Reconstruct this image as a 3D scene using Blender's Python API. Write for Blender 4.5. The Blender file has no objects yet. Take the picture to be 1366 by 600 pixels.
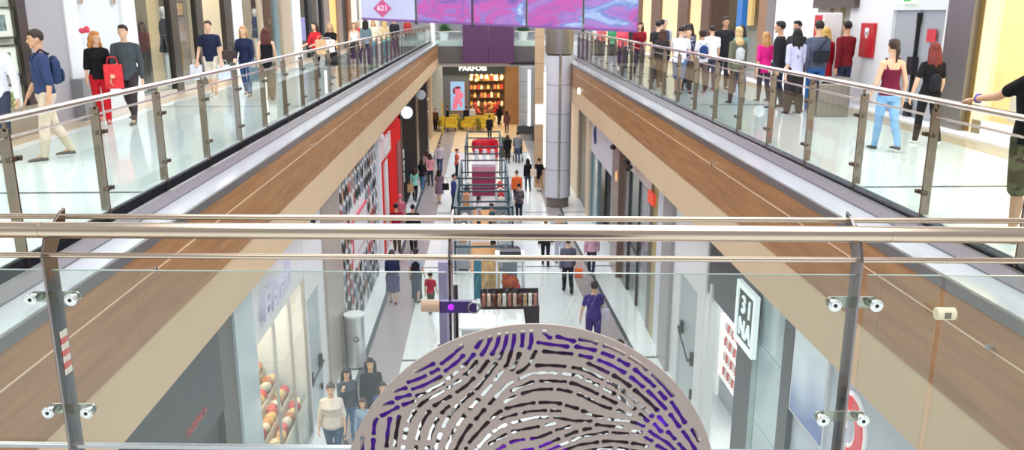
import bpy, bmesh, math, random
import numpy as np
from mathutils import Vector, Matrix
random.seed(7)
scn = bpy.context.scene
COL = scn.collection
PI = math.pi
UP = 6.5            # level of the upper floor, the ground floor is 0

# ------------------------------------------------------------------ materials
def lin(c):
    return tuple(((v/255)/12.92 if v/255 <= .04045 else (((v/255)+.055)/1.055)**2.4) for v in c)
MATS = {}
def mat(name, rgb, rough=.5, metal=0., emis=0., emc=None, bump=0., bscale=20., var=0., vscale=6., spec=.5, stretch=None):
    if name in MATS: return MATS[name]
    m = bpy.data.materials.new(name); m.use_nodes = True
    nt = m.node_tree; b = nt.nodes['Principled BSDF']
    c = lin(rgb) + (1,)
    b.inputs['Base Color'].default_value = c
    b.inputs['Roughness'].default_value = rough
    b.inputs['Metallic'].default_value = metal
    b.inputs['Specular IOR Level'].default_value = spec
    if emis:
        b.inputs['Emission Color'].default_value = (lin(emc) if emc else lin(rgb)) + (1,)
        b.inputs['Emission Strength'].default_value = emis
    if var or bump:
        tc = nt.nodes.new('ShaderNodeTexCoord')
        mp = nt.nodes.new('ShaderNodeMapping'); nt.links.new(tc.outputs['Object'], mp.inputs[0])
        if stretch: mp.inputs['Scale'].default_value = stretch
        if var:
            n = nt.nodes.new('ShaderNodeTexNoise'); n.inputs['Scale'].default_value = vscale; n.inputs['Detail'].default_value = 4
            nt.links.new(mp.outputs[0], n.inputs['Vector'])
            r = nt.nodes.new('ShaderNodeValToRGB')
            r.color_ramp.elements[0].position = .3; r.color_ramp.elements[1].position = .7
            r.color_ramp.elements[0].color = tuple(v*(1-var) for v in c[:3]) + (1,)
            r.color_ramp.elements[1].color = tuple(min(1, v*(1+var)) for v in c[:3]) + (1,)
            nt.links.new(n.outputs['Fac'], r.inputs[0]); nt.links.new(r.outputs[0], b.inputs['Base Color'])
        if bump:
            n2 = nt.nodes.new('ShaderNodeTexNoise'); n2.inputs['Scale'].default_value = bscale; n2.inputs['Detail'].default_value = 3
            nt.links.new(mp.outputs[0], n2.inputs['Vector'])
            bp = nt.nodes.new('ShaderNodeBump'); bp.inputs['Strength'].default_value = bump; bp.inputs['Distance'].default_value = .02
            nt.links.new(n2.outputs['Fac'], bp.inputs['Height']); nt.links.new(bp.outputs[0], b.inputs['Normal'])
    MATS[name] = m
    return m

def fabric(rgb, pattern=None, rgb2=None):
    k = 'fabric_%d_%d_%d' % tuple(rgb) + (pattern or '')
    if k in MATS: return MATS[k]
    m = mat(k, rgb, .85, bump=.5, bscale=14, var=.12, vscale=9, spec=.2)
    if pattern:
        nt = m.node_tree; b = nt.nodes['Principled BSDF']
        tc = nt.nodes.new('ShaderNodeTexCoord')
        v = nt.nodes.new('ShaderNodeTexNoise'); v.inputs['Scale'].default_value = 11 if pattern == 'camo' else 26
        nt.links.new(tc.outputs['Object'], v.inputs['Vector'])
        r = nt.nodes.new('ShaderNodeValToRGB'); r.color_ramp.interpolation = 'CONSTANT'
        r.color_ramp.elements[0].color = lin(rgb) + (1,)
        r.color_ramp.elements[1].position = .5 if pattern == 'camo' else .6; r.color_ramp.elements[1].color = lin(rgb2) + (1,)
        nt.links.new(v.outputs['Fac'], r.inputs[0])
        nt.links.new(r.outputs[0], b.inputs['Base Color'])
    return m

def glass(name, tint=(.9,.95,.92), refl=1.0, rough=0.0):
    """architectural glass: clear pane with Fresnel reflection"""
    m = bpy.data.materials.new(name); m.use_nodes = True
    nt = m.node_tree; nt.nodes.clear()
    out = nt.nodes.new('ShaderNodeOutputMaterial'); mx = nt.nodes.new('ShaderNodeMixShader')
    t = nt.nodes.new('ShaderNodeBsdfTransparent'); t.inputs[0].default_value = tint + (1,)
    g = nt.nodes.new('ShaderNodeBsdfGlossy'); g.inputs['Roughness'].default_value = rough
    f = nt.nodes.new('ShaderNodeLayerWeight'); f.inputs[0].default_value = .5     # 1 - |N.I|
    pw = nt.nodes.new('ShaderNodeMath'); pw.operation = 'POWER'; pw.inputs[1].default_value = 5
    mu = nt.nodes.new('ShaderNodeMath'); mu.operation = 'MULTIPLY_ADD'; mu.inputs[1].default_value = .8*refl; mu.inputs[2].default_value = .035*refl
    nt.links.new(f.outputs['Facing'], pw.inputs[0]); nt.links.new(pw.outputs[0], mu.inputs[0]); nt.links.new(mu.outputs[0], mx.inputs[0])
    nt.links.new(t.outputs[0], mx.inputs[1]); nt.links.new(g.outputs[0], mx.inputs[2])
    nt.links.new(mx.outputs[0], out.inputs[0])
    MATS[name] = m
    return m

STEEL = mat('polished_steel', (205,196,188), .2, 1., bump=.03, bscale=60, stretch=(1,40,40))
RAILST = mat('rail_steel', (214,203,192), .22, 1.)
DSTEEL = mat('dark_bronze_steel', (120,108,98), .3, 1.)
BSTEEL = mat('brushed_steel', (160,155,152), .38, 1., var=.12, vscale=3, stretch=(30,30,.6))
CHROME = mat('chrome', (225,225,222), .08, 1.)
BLACK = mat('matte_black', (22,22,24), .5)
DGREY = mat('dark_grey', (62,64,68), .35)
WHITE = mat('white_paint', (232,234,238), .45)
CREAM = mat('cream_plaster', (208,182,150), .6, var=.03, vscale=1.5)
LGREY = mat('light_grey_panel', (196,198,204), .35)
GLASS = glass('front_glass', (.895,.92,.895), 1.5)
BGLASS = glass('balustrade_glass', (.925,.965,.95), 1.0)
SGLASS = glass('shop_glass', (.93,.96,.96), .6)
LAMP = mat('lamp_white', (255,250,240), .5, emis=6.)
WARM = mat('lamp_warm', (255,214,140), .5, emis=3.)
COOL = mat('light_box_cool', (225,240,250), .5, emis=1.1)
PURPLE = mat('led_purple', (120,40,255), .5, emis=9.)

def tile_floor(name, rgb, size, line, rough=.12, lw=.004):
    m = mat(name, rgb, rough, var=.02, vscale=.8, spec=.6)
    nt = m.node_tree; b = nt.nodes['Principled BSDF']
    tc = nt.nodes.new('ShaderNodeTexCoord'); br = nt.nodes.new('ShaderNodeTexBrick')
    nt.links.new(tc.outputs['Object'], br.inputs['Vector'])
    br.offset = 0; br.inputs['Scale'].default_value = 1; br.inputs['Mortar Size'].default_value = lw
    br.inputs['Brick Width'].default_value = size; br.inputs['Row Height'].default_value = size
    c = lin(rgb) + (1,)
    br.inputs['Color1'].default_value = c; br.inputs['Color2'].default_value = tuple(v*.97 for v in c[:3]) + (1,)
    br.inputs['Mortar'].default_value = lin(line) + (1,)
    nt.links.new(br.outputs['Color'], b.inputs['Base Color'])
    return m
TILE = tile_floor('glossy_white_tile', (236,240,242), .8, (196,204,206))
UTILE = tile_floor('glossy_white_upper_tile', (232,240,240), .8, (206,216,216), .1)
STRIPE = mat('grey_granite_strip', (168,160,162), .2, var=.12, vscale=30)
BEIGEF = mat('beige_floor_strip', (196,180,156), .25, var=.1, vscale=20)
DLINE = mat('dark_inlay', (78,84,90), .3)

def wood_mat():
    m = mat('warm_wood_veneer', (182,132,92), .38, spec=.4)
    nt = m.node_tree; b = nt.nodes['Principled BSDF']
    tc = nt.nodes.new('ShaderNodeTexCoord'); mp = nt.nodes.new('ShaderNodeMapping')
    mp.inputs['Scale'].default_value = (1,.35,5); nt.links.new(tc.outputs['Object'], mp.inputs[0])
    n = nt.nodes.new('ShaderNodeTexNoise'); n.inputs['Scale'].default_value = 2.2; n.inputs['Detail'].default_value = 8
    nt.links.new(mp.outputs[0], n.inputs['Vector'])
    r = nt.nodes.new('ShaderNodeValToRGB'); r.color_ramp.elements[0].position = .25; r.color_ramp.elements[1].position = .75
    r.color_ramp.elements[0].color = lin((140,97,60)) + (1,); r.color_ramp.elements[1].color = lin((174,129,86)) + (1,)
    nt.links.new(n.outputs['Fac'], r.inputs[0])
    # thin panel joints across the run every 2.44 m
    sx = nt.nodes.new('ShaderNodeSeparateXYZ'); nt.links.new(tc.outputs['Object'], sx.inputs[0])
    md = nt.nodes.new('ShaderNodeMath'); md.operation = 'PINGPONG'; md.inputs[1].default_value = 1.22
    nt.links.new(sx.outputs['Y'], md.inputs[0])
    lt = nt.nodes.new('ShaderNodeMath'); lt.operation = 'LESS_THAN'; lt.inputs[1].default_value = .005
    nt.links.new(md.outputs[0], lt.inputs[0])
    mx = nt.nodes.new('ShaderNodeMixRGB'); mx.inputs[2].default_value = lin((120,84,58)) + (1,)
    nt.links.new(lt.outputs[0], mx.inputs[0]); nt.links.new(r.outputs[0], mx.inputs[1])
    nt.links.new(mx.outputs[0], b.inputs['Base Color'])
    return m
WOOD = wood_mat()
def marble_banner(name, seed):
    m = bpy.data.materials.new(name); m.use_nodes = True
    nt = m.node_tree; b = nt.nodes['Principled BSDF']; b.inputs['Roughness'].default_value = .6
    tc = nt.nodes.new('ShaderNodeTexCoord'); mp = nt.nodes.new('ShaderNodeMapping')
    mp.inputs['Location'].default_value = (seed*.37, 0, seed*.1); mp.inputs['Scale'].default_value = (.8,1,1.5)
    nt.links.new(tc.outputs['Object'], mp.inputs[0])
    n = nt.nodes.new('ShaderNodeTexNoise'); n.inputs['Scale'].default_value = .9; n.inputs['Detail'].default_value = 7; n.inputs['Distortion'].default_value = 1.6
    nt.links.new(mp.outputs[0], n.inputs['Vector'])
    r = nt.nodes.new('ShaderNodeValToRGB'); e = r.color_ramp.elements
    e[0].position = .28; e[0].color = lin((96,84,160)) + (1,)
    e[1].position = .8; e[1].color = lin((225,225,245)) + (1,)
    for p, c in ((.38,(150,96,176)),(.45,(196,84,164)),(.50,(142,112,190)),(.56,(176,120,190)),(.61,(110,128,196)),(.70,(170,190,226))):
        q = e.new(p); q.color = lin(c) + (1,)
    nt.links.new(n.outputs['Fac'], r.inputs[0]); nt.links.new(r.outputs[0], b.inputs['Base Color'])
    nt.links.new(r.outputs[0], b.inputs['Emission Color']); b.inputs['Emission Strength'].default_value = .0
    return m

# ------------------------------------------------------------------ mesh helpers
def box(bm, x0, x1, y0, y1, z0, z1, mi=0):
    if x0 > x1: x0, x1 = x1, x0
    if y0 > y1: y0, y1 = y1, y0
    if z0 > z1: z0, z1 = z1, z0
    v = [bm.verts.new(p) for p in ((x0,y0,z0),(x1,y0,z0),(x1,y1,z0),(x0,y1,z0),(x0,y0,z1),(x1,y0,z1),(x1,y1,z1),(x0,y1,z1))]
    for f in ((0,3,2,1),(4,5,6,7),(0,1,5,4),(1,2,6,5),(2,3,7,6),(3,0,4,7)):
        bm.faces.new([v[i] for i in f]).material_index = mi
def loft(bm, rings, mi=0, close=True, smooth=True):
    R = [[bm.verts.new(p) for p in r] for r in rings]
    n = len(R[0])
    for a, b in zip(R, R[1:]):
        for i in range(n):
            f = bm.faces.new((a[i], a[(i+1)%n], b[(i+1)%n], b[i])); f.smooth = smooth; f.material_index = mi
    if close:
        bm.faces.new(list(reversed(R[0]))).material_index = mi; bm.faces.new(R[-1]).material_index = mi
def ring(c, u, v, ru, rv, n=16):
    return [c + u*(ru*math.cos(2*PI*i/n)) + v*(rv*math.sin(2*PI*i/n)) for i in range(n)]
def frame(d):
    d = d.normalized(); a = Vector((0,0,1)) if abs(d.z) < .9 else Vector((0,1,0))
    u = d.cross(a).normalized(); return u, d.cross(u).normalized()
def cone(bm, p, r, q, s, n=12, mi=0):
    p = Vector(p); q = Vector(q); d = q-p
    if d.length < 1e-6: d = Vector((0,0,1e-4))
    u, v = frame(d); dn = d.normalized(); rs = []
    for k in (-80,-50,-25): a = math.radians(k); rs.append(ring(p+dn*(r*math.sin(a)), u, v, r*math.cos(a), r*math.cos(a), n))
    rs.append(ring(p, u, v, r, r, n)); rs.append(ring(q, u, v, s, s, n))
    for k in (25,50,80): a = math.radians(k); rs.append(ring(q+dn*(s*math.sin(a)), u, v, s*math.cos(a), s*math.cos(a), n))
    loft(bm, rs, mi)
def tube(bm, p, q, r, n=16, mi=0, r2=None):
    p = Vector(p); q = Vector(q); u, v = frame(q-p)
    loft(bm, [ring(p, u, v, r, r, n), ring(q, u, v, r2 or r, r2 or r, n)], mi)
def pipe(bm, pts, r, n=8):
    pts = [Vector(p) for p in pts]
    for a, b in zip(pts, pts[1:]): tube(bm, a, b, r, n)
def ell(bm, c, r, rot=None, n=14, m=9, mi=0):
    c = Vector(c); rs = []
    for j in range(1, m):
        a = -PI/2 + PI*j/m
        pts = []
        for i in range(n):
            t = 2*PI*i/n
            p = Vector((r[0]*math.cos(a)*math.cos(t), r[1]*math.cos(a)*math.sin(t), r[2]*math.sin(a)))
            if rot: p = rot @ p
            pts.append(c+p)
        rs.append(pts)
    loft(bm, rs, mi)
def prism(bm, poly, d, mi=0):
    """poly: list of Vector, extruded by vector d"""
    a = [bm.verts.new(p) for p in poly]; b = [bm.verts.new(Vector(p)+Vector(d)) for p in poly]
    n = len(a)
    bm.faces.new(a).material_index = mi; bm.faces.new(list(reversed(b))).material_index = mi
    for i in range(n):
        bm.faces.new((a[i], b[i], b[(i+1)%n], a[(i+1)%n])).material_index = mi
def link(o, parent=None):
    COL.objects.link(o)
    if parent: o.parent = parent
    return o
def obj(name, bm, mats, parent=None, bevel=0, loc=None, keep=True):
    if keep: bmesh.ops.recalc_face_normals(bm, faces=bm.faces)
    me = bpy.data.meshes.new(name); bm.to_mesh(me); bm.free()
    for m in (mats if isinstance(mats, (list, tuple)) else [mats]): me.materials.append(m)
    if any(p.use_smooth for p in me.polygons): me.set_sharp_from_angle(angle=.6)
    o = bpy.data.objects.new(name, me); link(o, parent)
    if loc: o.location = loc
    if bevel:
        b = o.modifiers.new('bevel', 'BEVEL'); b.width = bevel; b.segments = 2; b.limit_method = 'ANGLE'
    return o
def tag(o, label, cat, group=None, kind=None):
    o['label'] = label; o['category'] = cat
    if group: o['group'] = group
    if kind: o['kind'] = kind
    return o
def struct(name, bm, m, **k):
    o = obj(name, bm, m, **k); o['kind'] = 'structure'; return o
def empty(name, loc, label=None, cat=None, group=None, rz=0):
    o = bpy.data.objects.new(name, None); link(o); o.location = loc; o.rotation_euler.z = rz; o.empty_display_size = .1
    if label: tag(o, label, cat, group)
    return o
def B(): return bmesh.new()
def bx(name, m, parent, *dims, bevel=0):
    bm = B()
    for i in range(0, len(dims), 6): box(bm, *dims[i:i+6])
    return obj(name, bm, m, parent, bevel)
def text(name, s, size, m, mtx, parent=None, depth=.02, bold=0, spacing=1.0, shear=0):
    cu = bpy.data.curves.new(name, 'FONT'); cu.body = s; cu.size = size; cu.extrude = depth; cu.offset = bold
    cu.align_x = 'CENTER'; cu.align_y = 'CENTER'; cu.space_character = spacing; cu.shear = shear; cu.resolution_u = 4; cu.space_line = .95
    t = bpy.data.objects.new(name, cu); COL.objects.link(t)
    dg = bpy.context.evaluated_depsgraph_get(); me = bpy.data.meshes.new_from_object(t.evaluated_get(dg))
    bpy.data.objects.remove(t); me.transform(mtx)
    me.materials.clear(); me.materials.append(m)
    o = bpy.data.objects.new(name, me); link(o, parent); return o
def M4(x, y, o):
    x = Vector(x); y = Vector(y); z = x.cross(y)
    return Matrix(((x.x,y.x,z.x,o[0]),(x.y,y.y,z.y,o[1]),(x.z,y.z,z.z,o[2]),(0,0,0,1)))
def onL(x, y, z): return M4((0,1,0), (0,0,1), (x,y,z))      # text on the left wall, facing +X
def onR(x, y, z): return M4((0,-1,0), (0,0,1), (x,y,z))     # text on the right wall, facing -X
def onF(x, y, z): return M4((1,0,0), (0,0,1), (x,y,z))      # text facing the camera (-Y)

# ------------------------------------------------------------------ camera
F_PX = 1100; TH = math.radians(14.43); PS = math.radians(1.92)
cam_d = bpy.data.cameras.new('camera'); cam = bpy.data.objects.new('camera', cam_d); COL.objects.link(cam)
cam.location = (0, 0, 8.4); cam.rotation_euler = (PI/2-TH, 0, -PS)
cam_d.sensor_width = 36; cam_d.lens = F_PX/1366*36; cam_d.clip_start = .05; cam_d.clip_end = 300
cam_d.dof.use_dof = True; cam_d.dof.focus_distance = 2.7; cam_d.dof.aperture_fstop = 10
scn.camera = cam

# ------------------------------------------------------------------ the setting
XL, XR = -3.75, 4.25             # edges of the upper floors
WL, WR = -3.55, 4.4              # ground floor shop walls
UL, UR = -7.4, 7.85              # upper floor shop walls
bm = B(); box(bm, -9, 10, -6, 75, -.3, 0); struct('floor', bm, TILE)
bm = B(); box(bm, -10.5, XL, -6, 61, 6.15, UP); struct('floor_left', bm, UTILE)
bm = B(); box(bm, XR, 11, -6, 61, 6.15, UP); struct('floor_right', bm, UTILE)
bm = B(); box(bm, XL+.02, XR-.02, -6, 2.72, 6.15, UP); struct('floor_bridge', bm, UTILE)
bm = B(); box(bm, XL, XR, 60.2, 75, 6.1, UP); struct('floor_end', bm, UTILE)
tn = [0]
def trim(bm, m):
    tn[0] += 1; return struct('trim_%d' % tn[0], bm, m)
# dark inlays across the ground floor, and the two grey strips along it
for y in (11.3, 19.16, 26.9, 34.8, 42.7, 50.8, 58.8):
    bm = B(); box(bm, WL, WR, y-.05, y+.05, 0, .004); trim(bm, DLINE)
bm = B(); box(bm, -2.98, -2.1, 2, 62, 0, .006); trim(bm, STRIPE)
bm = B(); box(bm, -3.1, -2.98, 2, 62, 0, .008); trim(bm, DLINE)
def slab(bm, pts, z0, z1): prism(bm, [Vector((x,y,z0)) for x,y in pts], (0,0,z1-z0))
bm = B(); slab(bm, ((3.2,5),(3.9,5),(3.9,14),(3.65,21),(3.3,31),(3.3,60),(2.7,60),(2.7,31),(3.05,21),(3.2,14)), 0, .006); trim(bm, STRIPE)
bm = B(); slab(bm, ((3.9,5),(4.03,5),(4.0,14),(3.76,21),(3.4,31),(3.4,60),(3.3,60),(3.3,31),(3.65,21),(3.9,14)), 0, .008); trim(bm, DLINE)
bm = B(); slab(bm, ((-3.4,50.8),(3.9,50.8),(3.9,63.9),(-4.4,63.9)), 0, .005); trim(bm, mat('warm_beige_tile', (236,206,164), .3))
# inlays and border strips of the upper floor
for sx0, sx1 in ((UL+.55, XL), (XR, UR-.85)):
    for y in (8.95, 13.2, 17.5, 21.6, 25.6, 29.6, 33.6, 41.6, 49.6):
        if y in (13.2, 21.6): continue
        bm = B(); box(bm, sx0, sx1, y-.03, y+.03, UP, UP+.004); trim(bm, DLINE)
bm = B(); box(bm, UL, UL+.5, 3, 60, UP, UP+.006); trim(bm, BEIGEF)
bm = B(); box(bm, UR-.35-.5, UR-.35, 3, 60, UP, UP+.006); trim(bm, BEIGEF)
bm = B(); box(bm, UR-.35, UR, 3, 60, UP, UP+.04); trim(bm, WHITE)

# balcony edges: curb, shelf, grey edge, wood fascia with a seam, cream fascia below
SHELF = mat('pale_metal_shelf', (214,218,226), .16, .35)
CURB = mat('curb_aluminium', (158,150,152), .3, .8)
EDGE = mat('grey_edge_metal', (128,126,128), .35, .6)
SEAM = mat('pale_seam', (222,196,166), .4)
DARKREC = mat('dark_recess', (44,44,54), .25)
def balcony(side, s, xf, xc, xw, y0, y1):
    """s=+1: atrium lies at +X of the edge"""
    a = lambda d: xf+s*d
    def st(m, x0, x1, z0, z1, nm):
        bm = B(); box(bm, x0, x1, y0, y1, z0, z1); return trim(bm, m)
    st(DARKREC, xf+s*.004, xc-s*.05, 6.12, 6.24, 'recess')
    st(DARKREC, xf+s*.001, xf+s*.01, 6.24, 6.492, 'slab_face')
    st(CURB, xc-s*.05, xc, 6.31, 6.43, 'curb')
    st(BLACK, xc-s*.045, xc-s*.02, 6.24, 6.31, 'gap')  # black strip stands in for the shade under the curb
    st(SHELF, xc-s*.05, xw-s*.03, 6.24, 6.30, 'shelf')
    st(EDGE, xw-s*.03, xw+s*.01, 6.21, 6.305, 'edge')
    bm = B(); box(bm, xw-s*.06, xw, y0, y1, 5.36, 6.21); bm2 = bm
    struct('wall_%s_fascia' % side, bm2, WOOD)
    st(SEAM, xw, xw+s*.004, 5.955, 5.968, 'seam')
    bm = B(); box(bm, xw-s*.9, xw-s*.012, y0, y1, 4.68, 5.36); box(bm, xw-s*.9, xw-s*.08, y0, y1, 5.36, 6.1)
    struct('wall_%s_bulkhead' % side, bm, CREAM)
balcony('left', 1, XL, -3.575, -3.23, 2.75, 60.2)
balcony('right', -1, XR, 4.15, 3.76, 2.75, 38)
def balustrade(side, s, x, y0, y1, step, first, label):
    root = empty('glass_balustrade', (x, y0, UP), label, 'railing', 'steel and glass balustrades along the balconies')
    P = lambda bm: bm
    def lo(bm): bmesh.ops.translate(bm, verts=bm.verts, vec=(-x, -y0, -UP)); return bm
    bm = B(); tube(bm, (x, y0, 7.6), (x, y1, 7.6), .03, 20); obj('handrail', lo(bm), RAILST, root)
    bm = B(); tube(bm, (x, y0, 7.45), (x, y1, 7.45), .011, 10); obj('lower_rail', lo(bm), RAILST, root)
    y = first; ps = []
    while y < y1: ps.append(y); y += step
    for i, y in enumerate(ps):
        bm = B()
        o0, o1 = x-s*.055, x+s*.03
        box(bm, o0, o1, y-.012, y-.004, 6.3, 7.52); box(bm, o0, o1, y+.004, y+.012, 6.3, 7.52)
        box(bm, x-.012, x+.012, y-.012, y+.012, 7.5, 7.575)
        p = obj('post', lo(bm), mat('post_steel', (150,136,122), .3, .9), root)
        for z in (7.28, 6.72):
            bm = B(); box(bm, x+s*.012, x+s*.045, y-.075, y+.075, z-.02, z+.02)
            for dy in (-.06,.06): tube(bm, (x+s*.045, y+dy, z), (x+s*.06, y+dy, z), .022, 10)
            obj('clamp', lo(bm), DSTEEL, p)
    ys = [max(y0, first-step)] + ps + [y1]
    for a, b in zip(ys, ys[1:]):
        if b-a < .3: continue
        bm = B(); box(bm, x+s*.02, x+s*.03, a+.03, b-.03, 6.44, 7.34)
        obj('glass_panel', lo(bm), BGLASS, root)
    return root
balustrade('left', 1, XL, 3.35, 60, 1.545, 5.02, 'long steel and glass balustrade along the left balcony')
balustrade('right', -1, XR, 3.15, 38, 1.5, 4.66, 'long steel and glass balustrade along the right balcony')

# studs along the fascias, sitting on the pale seam
for s, x, ys in ((1, -3.23, (7.73, 15.4, 23.2, 31)), (-1, 3.76, (5.57, 13.2, 21, 27))):
    for y in ys:
        bm = B(); tube(bm, (x-.001*s, y, 6.0), (x+s*.035, y, 6.0), .012, 12); tube(bm, (x+s*.035, y, 6.0), (x+s*.05, y, 6.0), .028, 14)
        where = 'left' if s > 0 else 'right'
        tag(obj('fascia_stud', bm, CHROME), 'small chrome stud on the %s wood fascia, %s' % (where, {7.73:'nearest the bridge', 5.57:'nearest the bridge', 15.4:'second from the bridge', 13.2:'second from the bridge', 23.2:'third from the bridge', 21:'third from the bridge', 31:'farthest from the bridge', 27:'farthest from the bridge'}[y]), 'stud', 'studs on the wood fascias')
bm = B(); tube(bm, (3.77, 32.7, 5.42), (3.70, 32.7, 5.42), .11, 18)
tag(obj('round_lamp', bm, LAMP), 'small round glowing lamp on the right wood fascia beside the column', 'lamp')

# ceilings over the upper walkways; the lamps under them are added for light
for nm, x0, x1 in (('left', -11, -4.6), ('right', 5.1, 11.5)):
    bm = B(); box(bm, x0, x1, -6, 75, 10.6, 10.8); struct('ceiling_'+nm, bm, WHITE)
bm = B(); box(bm, -11, 11.5, 66, 75.2, 9.9, 10.1); struct('ceiling_end', bm, WHITE)
# ------------------------------------------------------------------ storefront helper (works on both sides)
def wall_box(s, xw, y0, y1, z0, z1, out=.0, inn=.1):
    """box on a wall at xw whose front looks to +X (s=1) or -X (s=-1)"""
    return (xw-s*inn, xw+s*out, y0, y1, z0, z1)
def part(name, m, parent, s, xw, rows, bevel=0):
    bm = B()
    for r in rows: box(bm, *wall_box(s, xw, *r))
    return obj(name, bm, m, parent, bevel)
def wallpiece(name, m, s, xw, rows):
    bm = B()
    for r in rows: box(bm, *wall_box(s, xw, *r))
    return struct(name, bm, m)

# ================= ground floor, left side (wall at WL, looking to +X)
wallpiece('wall_left', CREAM, 1, WL-.06, [(-6,3.9,0,4.7,0,.2)]); wallpiece('wall_left_far', CREAM, 1, WL-.06, [(56.5,58,0,4.7,0,.2)])
wallpiece('wall_left_back', mat('interior_white', (225,222,215), .6), 1, -7.6, [(-6,66,0,4.7,0,.2)])
bm = B(); box(bm, -7.8, -3.4, -6, 66, 4.66, 4.7); struct('ceiling_ground_left', bm, WHITE)
bm = B(); box(bm, 3.95, 8.4, -6, 66, 4.66, 4.7); struct('ceiling_ground_right', bm, WHITE)
SLATE = mat('slate_cladding', (56,60,64), .4, var=.06, vscale=2, spec=.3)
t = empty('dark_storefront', (WL, 7, 0), 'closed storefront of dark slate grey panels at lower left', 'storefront')
def rel(t, o):
    o.matrix_parent_inverse = Matrix.Translation(-t.location); return o
def P(name, m, t, s, xw, rows, bevel=0):
    for r in rows: o = rel(t, part(name, m, t, s, xw, [r], bevel))      # each piece is a part of its own
    return o
P('cladding', SLATE, t, 1, WL, [(3.9,10.35,3.2,4.66),(3.9,9.0,0,3.2)])
P('cladding', mat('brown_grey_cladding', (88,82,78), .35), t, 1, WL-.02, [(10.35,11.0,0,4.66)])
P('shutter', mat('dark_shutter', (48,49,50), .5), t, 1, WL-.1, [(9.0,10.35,0,3.2)])
rel(t, text('lettering', 'FABBRICA', .16, mat('red_letters', (190,60,70), .4), onL(WL+.004, 9.3, 3.55), t, .004, spacing=1.0))
# light pillar
bm = B(); box(bm, WL-.1, WL+.02, 11.0, 11.93, 0, 2.1); box(bm, WL-.1, WL+.02, 11.0, 11.93, 2.115, 4.66)
tag(obj('glossy_pillar', bm, mat('pale_blue_gloss', (205,220,228), .12)), 'pale blue glossy pillar left of the bakery window', 'pillar')
# bakery
t = empty('bakery_storefront', (WL, 13.6, 0), 'white bakery storefront with raised script lettering above its windows', 'storefront')
P('fascia', WHITE, t, 1, WL, [(11.95,15.4,3.4,4.66)])
P('window_frame', mat('window_frame_grey', (190,192,196), .3, .6), t, 1, WL, [(11.95,11.98,0,3.4,.01,.04),(13.06,13.09,0,3.4,.01,.04),(14.21,14.24,0,3.4,.01,.04),(15.37,15.4,0,3.4,.01,.04),(11.95,15.4,0,.12,.02)])
for y0, y1 in ((11.98,13.06),(13.09,14.21),(14.24,15.37)): P('window_pane', SGLASS, t, 1, WL-.03, [(y0,y1,.12,3.4,0,.01)])
P('side_wall', WHITE, t, 1, WL-.1, [(11.9,11.95,0,4.66,0,3),(15.4,15.45,0,4.66,0,3)])
P('ceiling_panel', mat('shop_ceiling_glow', (255,240,215), .5, emis=2.2), t, 1, WL-.3, [(12.1,15.2,3.55,3.6,0,2.6)])  # glowing panel added to light the bakery inside
P('back_wall', mat('bakery_back', (236,214,184), .6), t, 1, WL-3.0, [(11.95,15.4,0,4.6)])
rel(t, text('lettering', 'El Bread', .62, mat('lilac_white_letters', (222,218,242), .3), onL(WL+.05, 13.1, 3.92), t, .06, .012, .86, .35))
# counter of pastries behind the glass
tc_ = empty('pastry_counter', (WL-.9, 13.6, 0), 'stepped white display counter of pastries inside the bakery window', 'counter')
rel(tc_, obj('counter_body', (lambda b: ([box(b, WL-1.5, WL-.08-q*.24, 12.05, 15.2, q*.26+(.6 if q else 0), .86+q*.26) for q in range(5)], b)[-1])(B()), mat('bakery_counter_beige', (228,214,190), .5), tc_))
for k in range(5):
    xo, z = -.2-k*.24, .86+k*.26
    bm = B(); box(bm, WL+xo-.1, WL+xo+.1, 12.3, 15.0, z, z+.02); rel(tc_, obj('tray', bm, STEEL, tc_))
pc = [(224,90,80),(238,205,140),(235,160,90),(226,222,205),(214,70,78),(240,190,120),(200,120,60),(244,226,190)]
words = ['round','oval','tall','flat','small','plump','wide','puffy']
colw = ['red','cream yellow','orange','off white','crimson','pale gold','brown','buttery']
n = 0
for r in range(5):
    xo, z = -.2-r*.24, .88+r*.26
    for k in range(14):
        y = 12.22 + k*.215; c = (k*3+r*5) % 8
        bm = B(); h = random.uniform(.07,.12)
        for j in range(3): ell(bm, (WL+xo+random.uniform(-.03,.03), y+(j-1)*.055, z+h*.85), (.10,.065,h), n=10, m=6)
        o = obj('pastry', bm, mat('pastry_%d' % c, pc[c], .6))
        tag(o, 'small glazed pastry lying on a tray of the bakery counter', 'pastry', 'pastries on the bakery counter'); n += 1
# service wall with grey door
wallpiece('wall_left_service', WHITE, 1, WL, [(15.4,15.5,0,4.66,.02),(16.7,17.35,0,4.66),(15.5,16.7,2.85,4.66)])
d = wallpiece('door_1', mat('grey_door', (176,190,198), .25), 1, WL-.05, [(15.5,16.7,0,2.85,0,.06)])
d['kind'] = 'structure'
bm = B(); pipe(bm, [(WL-.03,15.6,1.15),(WL+.05,15.6,1.15),(WL+.05,16.6,1.15),(WL-.03,16.6,1.15)], .02)
for y in (15.62, 16.58): box(bm, WL-.05, WL+.03, y-.05, y+.05, 1.02, 1.3)
rel(d, obj('panic_bar', bm, BLACK, d))
bm = B(); ell(bm, (WL-.02, 16.6, .55), (.03,.05,.08), n=8, m=6); rel(d, obj('lock', bm, BLACK, d))
bm = B(); box(bm, WL-.2, WL+.06, 17.35, 19.4, 0, 4.66)
tag(obj('stone_pillar', bm, mat('taupe_stone', (176,164,158), .35, var=.1, vscale=5)), 'taupe stone wall pillar behind the steel bin', 'pillar')
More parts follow.
